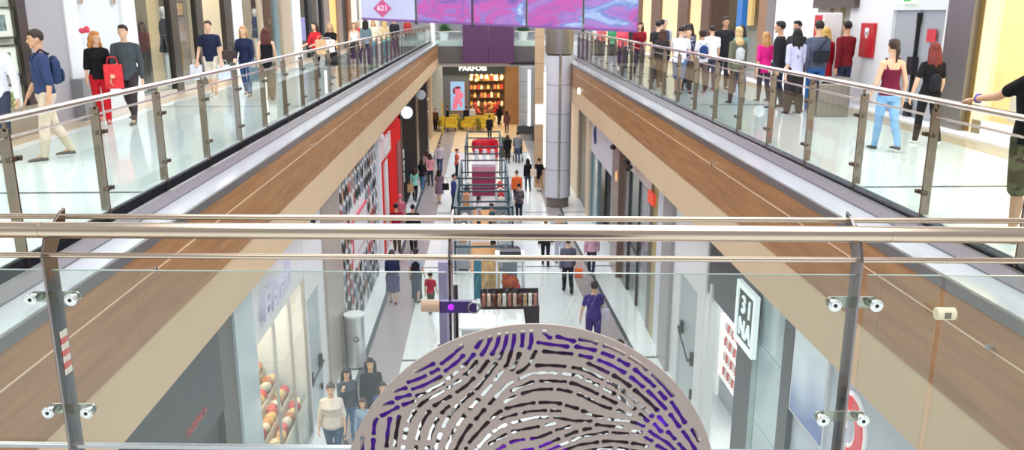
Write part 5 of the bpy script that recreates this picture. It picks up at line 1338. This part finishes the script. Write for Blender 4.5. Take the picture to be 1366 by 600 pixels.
# --- upper floor, left
person(-5.78,11.14,U,1.70,125,'man in denim blue shirt and beige trousers walking left with backpack','m',1,(52,66,104),'elbow',(206,192,172),'trousers',(70,70,72),(46,34,28),'short',.17,armL=(-.15,.12,.3),armR=(.2,.1,.3),turn=5,nod=.15,hem=.52)
backpack(-5.78,11.14,U,1.72,125,(48,62,96),'dark blue backpack on the man in denim blue shirt')
person(-6.42,11.15,U,1.72,190,'person in white shirt cut off by the left picture edge','m',0,(226,226,236),'long',(60,64,84),'trousers',stride=.2,armR=(-.1,.25,.2),armL=(.1,.3,.25))
person(-6.75,14.9,U,1.60,205,'woman with long ginger hair in black top and red trousers','f',0,(28,26,30),'elbow',(206,34,48),'trousers',(196,70,70),(202,134,72),'wavy',.16,turn=40,nod=.15,armL=(.25,.15,.9),armR=(.0,.15,.3))
handbag(-6.42,14.72,U+.62,(226,64,70),'red shopping bag carried by the ginger haired woman',.30,.42,.1,.12,20)
bm = B(); ell(bm, (-6.92,14.85,U+1.60), (.06,.04,.05)); ell(bm, (-6.84,14.85,U+1.62), (.05,.04,.06)); tag(obj('hair_bow', bm, mat('bow_pink', (232,80,100), .6)), 'pink red bow on the ginger haired woman', 'hair bow')
person(-6.24,14.88,U,1.72,185,'man in charcoal zip jumper and dark trousers walking beside ginger haired woman','m',0,(72,78,84),'long',(62,54,58),'jeans',(60,60,62),(44,34,30),'short',.24,hem=.45)
person(-6.30,19.62,U,1.73,180,'man in navy t-shirt and cream shorts holding shopping bags','m',0,(34,40,66),'short',(222,212,196),'shorts',(236,236,238),(60,44,34),'short',.10,hem=.47,armL=(.1,.22,.35),armR=(.1,.22,.35))
handbag(-6.62,19.5,U+.40,(220,224,236),'white shopping bag in the right hand of the man in navy t-shirt',.26,.34,.12,.1)
handbag(-5.98,19.5,U+.40,(214,222,236),'pale blue shopping bag in the left hand of the man in navy t-shirt',.27,.34,.12,.1)
person(-5.56,19.78,U,1.61,182,'blonde woman in navy top and blue jeans with dark handbag','f',0,(34,42,72),'long',(62,84,126),'jeans',(150,110,90),(186,146,100),'bob',.14,armR=(.1,.2,1.0),armL=(.1,.12,.4),hem=.46)
handbag(-5.86,19.6,U+.80,(70,60,58),'dark brown handbag on the arm of the blonde woman',.32,.26,.14,.16,10)
handbag(-5.30,19.6,U+.35,(110,130,140),'grey green shopping bag held by the blonde woman',.28,.34,.1,.15,10)
person(-4.83,18.89,U,1.58,10,'woman with dark red hair, black tank top and khaki trousers seen from behind','f',0,(24,24,28),'tank',(120,112,98),'wide',(60,54,50),(84,40,36),'long',.05,hem=.45)
person(-4.94,25.0,U,1.64,150,'dark haired woman in red top carrying a tan bag','f',0,(196,40,52),'elbow',(40,38,44),'jeans',(40,38,40),(50,30,28),'long',.12,armL=(.4,.1,1.0),armR=(.4,.1,.9))
handbag(-4.75,24.75,U+.72,(214,176,136),'tan shopping bag carried by the woman in red top',.3,.42,.14,.1,20)
person(-4.55,25.3,U,1.62,170,'blonde woman in black top holding a large white board','f',0,(28,26,28),'short',(36,34,40),'skirt',(40,38,40),(196,160,110),'long',.1,armL=(.5,.1,1.3),armR=(.5,.1,1.2))
b_ = handbag(-4.62,24.9,U+.78,(240,240,244),'large flat white shopping bag held before the woman in black',.5,.36,.06,.05,0)
person(-4.50,29.6,U,1.58,185,'woman in white sleeveless top and dark skirt beside rail','f',0,(238,238,240),'tank',(44,44,56),'skirt',(60,50,50),(150,110,80),'long',.12)
person(-4.75,32.2,U,1.62,180,'person in red top and pale cap near far left rail','m',1,(196,60,70),'short',(60,60,80),'jeans',(60,60,60),(190,186,186),'short',.1)
person(-4.35,31.4,U,1.66,5,'dark haired person in grey teal jacket facing away near far left rail','f',0,(120,138,150),'long',(60,70,90),'jeans',(60,60,60),(34,26,26),'wavy',.05)
person(-4.6,35.5,U,1.60,180,'person in cream top near far left rail','f',0,(236,224,196),'short',(90,150,160),'jeans',(80,80,80),(170,130,80),'long',.1)
person(-4.25,36.5,U,1.62,15,'long haired blonde woman in beige cardigan near far left rail','f',0,(220,196,156),'long',(110,190,190),'wide',(90,80,70),(206,176,120),'verylong',.05)
person(-4.4,42,U,1.66,180,'person in black jacket far along left rail','m',1,(44,44,50),'long',(50,56,80),'jeans',(40,40,40),(36,28,26),'short',.1)
person(-4.2,47,U,1.66,170,'person in red jacket far along left rail','f',1,(176,60,60),'long',(50,56,80),'jeans',(40,40,40),(50,36,30),'long',.1)
# --- upper floor, right
person(5.69,11.5,U,1.56,3,'woman in maroon strappy top and light blue jeans seen from behind','f',0,(104,26,54),'cami',(128,172,214),'jeans',(60,56,56),(54,36,30),'ponytail',.20,hem=.505,armR=(.0,.30,.25),armL=(.05,.2,.5))
person(6.52,11.96,U,1.50,0,'woman with dark red hair in black t-shirt and leggings seen from behind','f',0,(28,26,30),'short',(34,32,36),'jeans',(226,222,220),(110,38,34),'long',.22,hem=.46,armL=(.0,.32,.25),armR=(.1,.2,.3))
backpack(6.52,11.96,U-.1,1.50,0,(36,36,42),'small black backpack on the woman with dark red hair',.72)
person(4.55,6.64,U,1.74,20,'man in black t-shirt and camouflage shorts leaning a hand on the rail','m',1,(20,20,22),'short',(104,106,78),'shorts',(40,36,34),(40,30,26),'short',.05,hem=.47,handL=(4.27,7.12,7.66),bot_pat=('camo',(70,72,50)),wide=1.2)
bm = B(); loop(bm, 0, 0, .036, .036, .012, 0, 360, 0, 0, th=.03); bmesh.ops.rotate(bm, verts=bm.verts, matrix=Matrix.Rotation(math.radians(-60),3,'Z')); bmesh.ops.translate(bm, verts=bm.verts, vec=(4.30,7.06,7.68)); tag(obj('wristband', bm, mat('band_violet', (96,80,170), .5)), 'violet wristband on the arm of man in black t-shirt', 'wristband')
person(6.44,16.05,U,1.76,5,'man in grey blue jumper and blue jeans with crossbody strap seen from behind','m',0,(92,98,120),'long',(60,110,176),'trousers',(206,200,190),(40,30,28),'short',.12,hem=.49,wide=1.08)
bm = B(); box(bm, -.14, .14, -.2, -.13, .98, 1.2); pipe(bm, [(-.12,-.15,1.1),(.1,-.13,1.42),(.12,.0,1.47),(.0,.13,1.3),(-.14,.1,1.1)], .012)
tag(obj('crossbody_bag', bm, fabric((44,44,54)), loc=(6.44,16.0,U)), 'dark crossbody bag on the man in grey blue jumper', 'bag')
person(5.94,15.82,U,1.62,8,'woman with very long black hair in lavender shirt and wide black trousers','f',0,(196,196,232),'elbow',(50,44,46),'wide',(60,50,46),(26,20,22),'verylong',.1,hem=.50)
person(6.0,16.9,U,1.74,60,'dark haired man in black behind the long haired woman','m',1,(40,40,46),'long',(50,54,74),'jeans',(40,40,42),(30,24,24),'short',.05)
person(6.6,17.6,U,1.74,120,'man in dark cap between two groups by the white wall','m',1,(52,50,58),'long',(50,54,74),'jeans',(40,40,42),(26,22,24),'short',.05)
person(6.15,18.2,U,1.50,10,'girl with blonde hair in bright pink top and skirt','f',0,(226,40,140),'elbow',(70,62,74),'jeans',(60,50,50),(190,140,90),'long',.1,hem=.42)
person(7.05,17.2,U,1.62,355,'blonde woman in long red coat dress by the vending totem','f',0,(150,26,38),'long',(170,28,42),'dress_short',(60,50,50),(206,164,90),'bob',.1,cut='dress')
person(7.4,17.9-.9,U,1.74,20,'dark haired man half hidden behind the woman in red coat','m',1,(120,30,40),'long',(50,54,74),'jeans',(40,40,42),(30,24,24),'short',.05)
person(5.41,17.75,U,1.62,8,'blonde woman in olive jacket and brown trousers with grey backpack','f',0,(112,112,96),'long',(98,84,76),'trousers',(60,54,50),(212,180,130),'scarf',.16,hem=.44)
backpack(5.41,17.75,U-.05,1.62,8,(204,206,212),'pale grey backpack on the blonde woman in olive jacket',.75)
person(6.25,20.3,U,1.62,10,'dark haired person in teal grey shirt beside the brown pillar','f',0,(118,150,150),'elbow',(50,66,96),'jeans',(60,54,50),(34,28,26),'bob',.12)
person(6.1,21.2,U,1.80,180,'tall dark haired man in black by the brown pillar','m',2,(40,40,44),'short',(44,44,54),'jeans',(40,38,38),(24,20,20),'short',.1)
person(5.30,20.3,U,1.52,6,'curly haired child in white t-shirt with blue backpack','f',1,(230,232,240),'short',(96,84,78),'trousers',(196,80,70),(52,34,28),'curly',.12)
backpack(5.30,20.3,U-.05,1.52,6,(44,66,120),'blue backpack on the curly haired child',.85)
person(5.72,21.0,U,1.6,0,'person in plain white t-shirt between backpack child and olive jacket','m',0,(238,238,244),'short',(70,70,90),'trousers',(200,90,80),(44,30,26),'short',.1)
person(5.35,22.2,U,1.6,180,'person in navy top with white cap in the crowd','f',0,(40,48,90),'short',(60,62,90),'jeans',(60,54,50),(236,236,240),'short',.1)
person(4.95,20.3,U,1.56,175,'woman in navy t-shirt with white print and brown trousers','f',0,(46,44,84),'short',(84,72,66),'trousers',(44,40,40),(44,30,26),'bun',.2,top_pat=('print',(220,222,236)))
person(5.15,21.3,U,1.62,0,'man in slate grey t-shirt behind the man in white','m',1,(104,112,124),'short',(70,80,110),'jeans',(60,54,50),(30,24,24),'short',.12)
person(4.62,19.7,U,1.60,335,'man in white t-shirt and blue denim shorts leaning on the rail','m',0,(232,234,242),'short',(92,124,172),'shorts',(70,60,56),(40,30,28),'short',.16,lean=.12,nod=.3,armL=(.7,.2,.5),armR=(.5,.1,.5),hem=.48)
person(4.60,21.6,U,1.50,345,'woman with long brown hair in dark jacket at the rail','f',0,(58,54,56),'long',(60,56,54),'trousers',(60,54,50),(74,46,36),'long',.05)
crowd = [(4.85,23.4,1.68,10,(46,44,50),'short',(24,20,20),'dark haired man in black jacket, nearer of two by the cream pilasters'),
 (5.2,24.6,1.72,0,(70,80,100),'short',(30,24,24),'man in slate blue jacket among the far crowd'),(4.7,25.4,1.62,180,(140,30,44),'long',(60,36,30),'woman in dark red top among the far crowd'),
 (5.0,26.8,1.62,185,(226,80,100),'long',(60,40,34),'person in coral pink top among the far crowd'),(4.65,28.2,1.6,175,(236,90,110),'bob',(40,30,26),'person in bright rose top by the far right rail'),
 (5.1,29.4,1.66,0,(60,56,60),'short',(30,24,24),'man in grey black top far along right rail'),(4.7,30.6,1.6,180,(80,160,110),'bob',(60,40,34),'person in green top far along right rail'),
 (5.0,32.0,1.66,180,(170,40,50),'short',(30,24,24),'man in crimson top far along right rail'),(4.7,33.6,1.62,185,(224,120,130),'long',(50,36,30),'person in salmon top far along right rail'),
 (4.8,35.4,1.66,10,(230,230,236),'short',(40,30,28),'person in white top farthest along right rail'),(5.5,25.6,1.7,180,(190,190,200),'short',(150,150,156),'grey haired man in pale shirt among the far crowd'),
 (5.7,23.2,1.62,20,(90,60,90),'long',(40,26,24),'woman in plum top among the far crowd')]
for x, y, H_, fc, c, hs_, hc_, lb in crowd:
    person(x, y, U, H_, fc, lb, 'f' if hs_ in ('long','bob') else 'm', 0, c, 'short', (60,62,84), 'jeans', (50,46,46), hc_, hs_, .12)
# --- ground floor
person(-2.41,43.76,0,1.72,180,'man in pale pink shirt and blue jeans walking to the bridge','m',0,(206,190,196),'long',(70,86,120),'trousers',(60,50,44),(50,38,32),'short',.2)
person(-2.72,40.6,0,1.64,15,'person in pink flowered blouse in the group by the black shop','f',0,(226,150,160),'short',(60,60,80),'jeans',(60,50,44),(60,40,34),'bob',.1)
person(-2.95,41.8,0,1.64,0,'brown haired woman at the back of the group by the black shop','f',0,(200,160,150),'short',(90,90,100),'skirt',(60,50,44),(80,56,44),'long',.05)
person(-3.02,39.1,0,1.64,340,'dark haired woman in black top and jeans carrying a child','f',0,(40,34,44),'elbow',(92,124,164),'jeans',(150,140,140),(34,26,26),'long',.15,armR=(.5,.1,1.2),armL=(.5,.1,1.2))
person(-3.22,37.2,0,1.56,355,'woman in mint green top and black leggings near the black shop','f',0,(150,214,204),'short',(34,32,38),'jeans',(60,50,44),(70,44,36),'long',.14,hem=.47)
handbag(-3.4,37.0,.45,(214,176,130),'tan shopping bag beside the woman in mint top',.28,.36,.12,.12)
person(-2.07,36.7,0,1.60,350,'woman in short grey patterned dress with black bag','f',0,(132,112,128),'short',(132,112,128),'dress_short',(70,50,46),(50,34,30),'long',.16,cut='dress')
handbag(-1.78,36.7,.62,(36,32,36),'black bag hanging beside the woman in grey dress',.3,.3,.14,.25,10)
person(-3.2,28.95,0,1.78,5,'man in dark red top and camouflage trousers by the red shop','m',0,(140,26,50),'short',(92,92,70),'trousers',(40,36,34),(34,26,26),'short',.12,bot_pat=('camo',(60,62,44)))
person(-2.6,28.9,0,1.76,0,'man in black jacket walking beside the man in dark red','m',1,(34,32,40),'long',(44,44,52),'trousers',(40,36,34),(30,24,24),'short',.14)
person(-3.25,30.9,0,1.7,5,'woman with pink cap ahead of the man in dark red','f',0,(196,110,130),'short',(80,74,90),'jeans',(40,36,34),(224,110,150),'short',.1)
person(1.42,36.0,0,1.64,0,'person in bright orange jacket walking right of the kiosks','m',0,(240,112,60),'long',(40,40,48),'jeans',(40,36,34),(90,66,50),'short',.12,wide=1.15)
person(2.08,39.2,0,1.62,10,'woman in black jacket and dark leggings with cream bag','f',0,(26,26,30),'long',(54,66,80),'jeans',(60,60,64),(30,24,24),'long',.14)
handbag(2.34,39.0,.78,(236,214,196),'cream shopping bag of the woman in black jacket',.3,.34,.12,.15)
person(2.62,39.1,0,1.64,350,'man in black t-shirt and tan shorts by the round column','m',0,(26,26,30),'short',(176,146,110),'shorts',(60,56,54),(30,24,24),'short',.12,hem=.38)
person(1.32,47.0,0,1.64,0,'woman in long black coat beside the pushchair','f',0,(26,26,30),'long',(30,30,36),'jeans',(40,36,34),(80,56,44),'bob',.12,hem=.36)
person(1.9,47.0,0,1.80,0,'man in grey jumper pushing a black pushchair','m',0,(128,130,140),'long',(70,84,110),'jeans',(40,36,34),(30,24,24),'short',.12,armL=(.5,.1,.5),armR=(.5,.1,.5))
t = empty('pushchair', (1.95, 47.75, 0), 'black pushchair in front of the man in grey jumper', 'pushchair')
bm = B(); box(bm, -.22, .22, -.2, .35, .42, .5); box(bm, -.22, .22, -.25, -.18, .45, 1.0); obj('seat', bm, fabric((36,36,42)), t, .02)
bm = B(); pipe(bm, [(-.24,-.35,1.05),(-.24,.3,.12)], .015); pipe(bm, [(.24,-.35,1.05),(.24,.3,.12)], .015); pipe(bm, [(-.24,-.35,1.05),(.24,-.35,1.05)], .015); pipe(bm, [(-.24,.1,.5),(-.24,-.3,.12)], .015); pipe(bm, [(.24,.1,.5),(.24,-.3,.12)], .015); obj('chassis', bm, DGREY, t)
for a in (-.27,.27):
    for b in (-.32,.32): bm = B(); tube(bm, (a-.02,b,.12), (a+.02,b,.12), .12, 20); obj('wheel', bm, BLACK, t)
person(1.15,63.0,0,1.62,0,'person in black walking toward the far handbag shop','f',0,(30,28,32),'long',(32,30,36),'skirt_long',(40,36,34),(50,36,30),'long',.12)
person(1.6,58.9,0,1.66,0,'person in brown jacket walking near the far grey pillar','m',1,(110,70,60),'long',(96,80,80),'jeans',(40,36,34),(60,36,30),'long',.14)
person(.35,56.2,0,1.66,0,'person in black behind the rounded red sofa','m',1,(34,32,36),'long',(34,32,40),'jeans',(40,36,34),(24,20,20),'short',.1)
person(-1.35,61.9,0,1.66,0,'dark dressed person standing before the lit poster','f',1,(40,38,48),'long',(44,44,60),'jeans',(40,36,34),(34,26,26),'short',.1)
person(-2.75,61.9,0,1.66,90,'person in black among the leftmost yellow armchairs','m',1,(34,32,40),'long',(34,34,44),'jeans',(40,36,34),(24,20,20),'short',.05)
person(-3.6,60.6,0,1.66,180,'person in brown and black at left of the yellow armchairs','m',1,(90,60,40),'long',(34,34,44),'jeans',(40,36,34),(24,20,20),'short',.05)
person(-.9,62.8,0,1.66,180,'person in white blouse in the doorway of the handbag shop','f',0,(226,222,226),'long',(60,62,84),'jeans',(40,36,34),(50,36,30),'long',.05)
person(-1.35,34.9,0,1.70,270,'man in royal blue jumper leaning at the kiosk frame','m',0,(64,82,150),'long',(60,66,90),'jeans',(40,36,34),(50,36,30),'short',.05)
person(-1.45,42.3,0,1.6,270,'person in orange top at the far kiosk','f',0,(226,100,70),'short',(44,44,60),'jeans',(40,36,34),(34,26,26),'short',.05)
person(1.4,33.2,0,1.62,0,'woman in black and white top by the middle kiosk','f',0,(60,54,66),'elbow',(44,44,60),'jeans',(40,36,34),(40,26,24),'bun',.1,top_pat=('print',(220,200,200)))
person(.25,29.4,0,1.66,90,'vendor in teal top standing by the nearest frame kiosk','m',1,(60,96,110),'short',(44,56,70),'jeans',(40,36,34),(40,30,28),'short',.05)
person(-.25,30.9,0,1.62,270,'vendor in white top standing by the nearest frame kiosk','f',1,(220,220,226),'short',(44,44,60),'jeans',(40,36,34),(34,26,26),'bob',.05)
person(-2.76,23.4,0,1.66,5,'person in navy jacket with purple skirt walking away on the grey strip','f',0,(44,50,84),'long',(70,62,110),'skirt',(40,36,60),(70,56,60),'bob',.12,armL=(.3,.1,.9),armR=(.3,.1,.9),wide=1.2,bot_pat=('print',(120,120,160)))
person(-2.06,23.5,0,1.66,345,'woman in pale blue top and long dark skirt with black backpack','f',0,(196,206,226),'short',(52,66,88),'skirt_long',(60,56,70),(36,28,30),'ponytail',.08)
backpack(-2.12,23.45,0,1.66,20,(34,32,40),'black backpack on the woman in long dark skirt',1.0)
person(-1.59,22.6,0,1.22,340,'small child in red top and dark shorts','m',0,(196,60,80),'short',(84,94,96),'shorts',(40,50,66),(64,44,36),'short',.2,head_scale=1.2)
person(2.74,19.7,0,1.84,8,'man in purple blue t-shirt walking away on the right strip','m',0,(74,58,134),'short',(74,64,124),'shorts',(60,50,90),(50,36,34),'short',.2,armL=(-.1,.35,.25),armR=(.3,.15,.9),hem=.47,wide=1.08)
handbag(3.02,19.75,.8,(216,206,226),'pale bag in the right hand of the man in purple blue t-shirt',.26,.28,.1,.1)
person(2.53,24.2,0,1.76,5,'man in grey jumper and black trousers ahead of the purple shirt man','m',0,(96,98,116),'long',(40,40,48),'trousers',(40,36,34),(50,40,36),'short',.22)
handbag(2.86,24.1,.5,(226,110,70),'orange shopping bag of the man in grey jumper',.24,.3,.1,.15)
person(3.5,26.0,0,1.66,350,'person in pale pink shirt and dark jeans on the right strip','m',0,(206,160,180),'long',(50,56,80),'jeans',(210,206,206),(60,44,38),'short',.24)
person(2.05,27.0,0,1.70,0,'person in black jacket left of two below the round column','m',1,(40,38,44),'long',(40,40,50),'jeans',(40,36,34),(26,22,22),'short',.2)
person(2.55,27.2,0,1.74,5,'man in dark top and pale trousers right of two below the column','m',1,(40,38,44),'long',(206,208,222),'trousers',(90,80,80),(26,22,22),'short',.15)
person(.0,22.9,0,1.62,0,'person with greenish scarf and teal jacket beside the info board','f',0,(46,92,130),'long',(46,60,90),'jeans',(40,36,34),(84,120,96),'scarf',.05)
person(2.86,16.3,0,1.66,10,'dark haired person half hidden by the disc at right','m',1,(60,56,66),'long',(40,40,50),'jeans',(40,36,34),(48,42,46),'long',.1)
person(-2.92,14.3,0,1.70,185,'woman in cream short sleeved blouse and blue jeans with hair tied up','f',0,(222,212,204),'elbow',(70,96,132),'jeans',(120,100,90),(74,60,56),'bun',.08,hem=.47,wide=1.3,armL=(.08,.22,.3),armR=(.08,.25,.3))
person(-2.76,15.1,0,1.66,205,'dark haired young woman in grey top and jeans hand at her face','f',0,(70,76,92),'long',(86,126,164),'jeans',(80,76,76),(30,26,32),'long',.1,armR=(.5,.1,2.2),nod=.3,hem=.50)
person(-2.32,15.35,0,1.74,190,'woman with long black hair in black jumper','f',0,(36,38,48),'long',(40,40,50),'jeans',(40,36,34),(32,26,34),'wavy',.08,hem=.45)
person(-2.38,14.55,0,1.25,180,'child in pale blue top beside the woman in cream blouse','f',0,(150,176,204),'long',(84,116,150),'jeans',(80,76,76),(90,64,60),'long',.08,head_scale=1.12)
person(-2.02,14.75,0,1.5,200,'smaller dark haired figure behind the edge of the disc','f',0,(70,90,140),'long',(60,70,100),'jeans',(80,76,76),(60,44,46),'bob',.08,head_scale=1.05)

# ================= light
w = bpy.data.worlds.new('world'); scn.world = w; w.use_nodes = True
nt = w.node_tree; bg = nt.nodes['Background']
bg.inputs['Color'].default_value = (.93,.95,1,1); bg.inputs['Strength'].default_value = .55
def area(name, loc, sx, sy, power, col=(1,1,1), rot=(0,0,0)):
    l = bpy.data.lights.new(name, 'AREA'); l.shape = 'RECTANGLE'; l.size = sx; l.size_y = sy; l.energy = power; l.color = col
    o = bpy.data.objects.new(name, l); COL.objects.link(o); o.location = loc; o.rotation_euler = rot; return o
ADDED_L = mat('ceiling_lamp_panel', (255,252,246), .5, emis=3.)  # unseen lamp panels, added for light and reflections
for s, x, side in ((1,-6.6,'left'), (-1,6.6,'right')):
    for k, y in enumerate((3,9,15,21,27,33,39,45,51,57)):
        t = empty('ceiling_lamp', (x, y, 10.6), 'unseen square lamp panel added over the %s walkway' % side, 'lamp', 'added lamps of the %s walkway' % side)
        bm = B(); box(bm, -.5, .5, -.5, .5, -.03, -.01); obj('diffuser', bm, ADDED_L, t)
        bm = B(); box(bm, -.56, -.5, -.56, .56, -.05, 0); box(bm, .5, .56, -.56, .56, -.05, 0); box(bm, -.5, .5, -.56, -.5, -.05, 0); box(bm, -.5, .5, .5, .56, -.05, 0); obj('frame', bm, WHITE, t)
    for y in (6, 22, 38, 54): area('walkway_fill', (x, y, 10.5), 3, 12, 260, (1,.97,.93))  # unseen fill lamps added to brighten the walkways
# unseen fill lamps added over the atrium, standing in for daylight
for y in (6, 22, 38, 54): area('atrium_fill', (.25, y, 13.5), 8, 15, 1250, (.93,.97,1))
# area lamps added to light the shops and the far hall
area('bakery_light', (-4.9, 13.6, 3.4), 1.8, 2.6, 70, (1,.9,.75))
area('cosmetics_light', (6.0, 15.5, 3.5), 2.4, 4, 60, (1,.98,.95))
area('handbag_shop_light', (0, 66.5, 3.95), 3, 4, 260, (1,.85,.6))
area('far_hall_light', (0, 62, 4.6), 7, 3, 120, (1,.86,.62))
area('yellow_window_light', (8.4, 10.5, 10.2), 1.0, 4, 80, (1,.86,.62))
for y in (20.5, 27): area('fashion_light', (-8.3, y+1, 10.2), 1.0, 4, 50, (1,.9,.75))
vs = scn.view_settings; vs.view_transform = 'Standard'; vs.look = 'None'; vs.gamma = 1; vs.exposure = 0.0; vs.use_curve_mapping = False
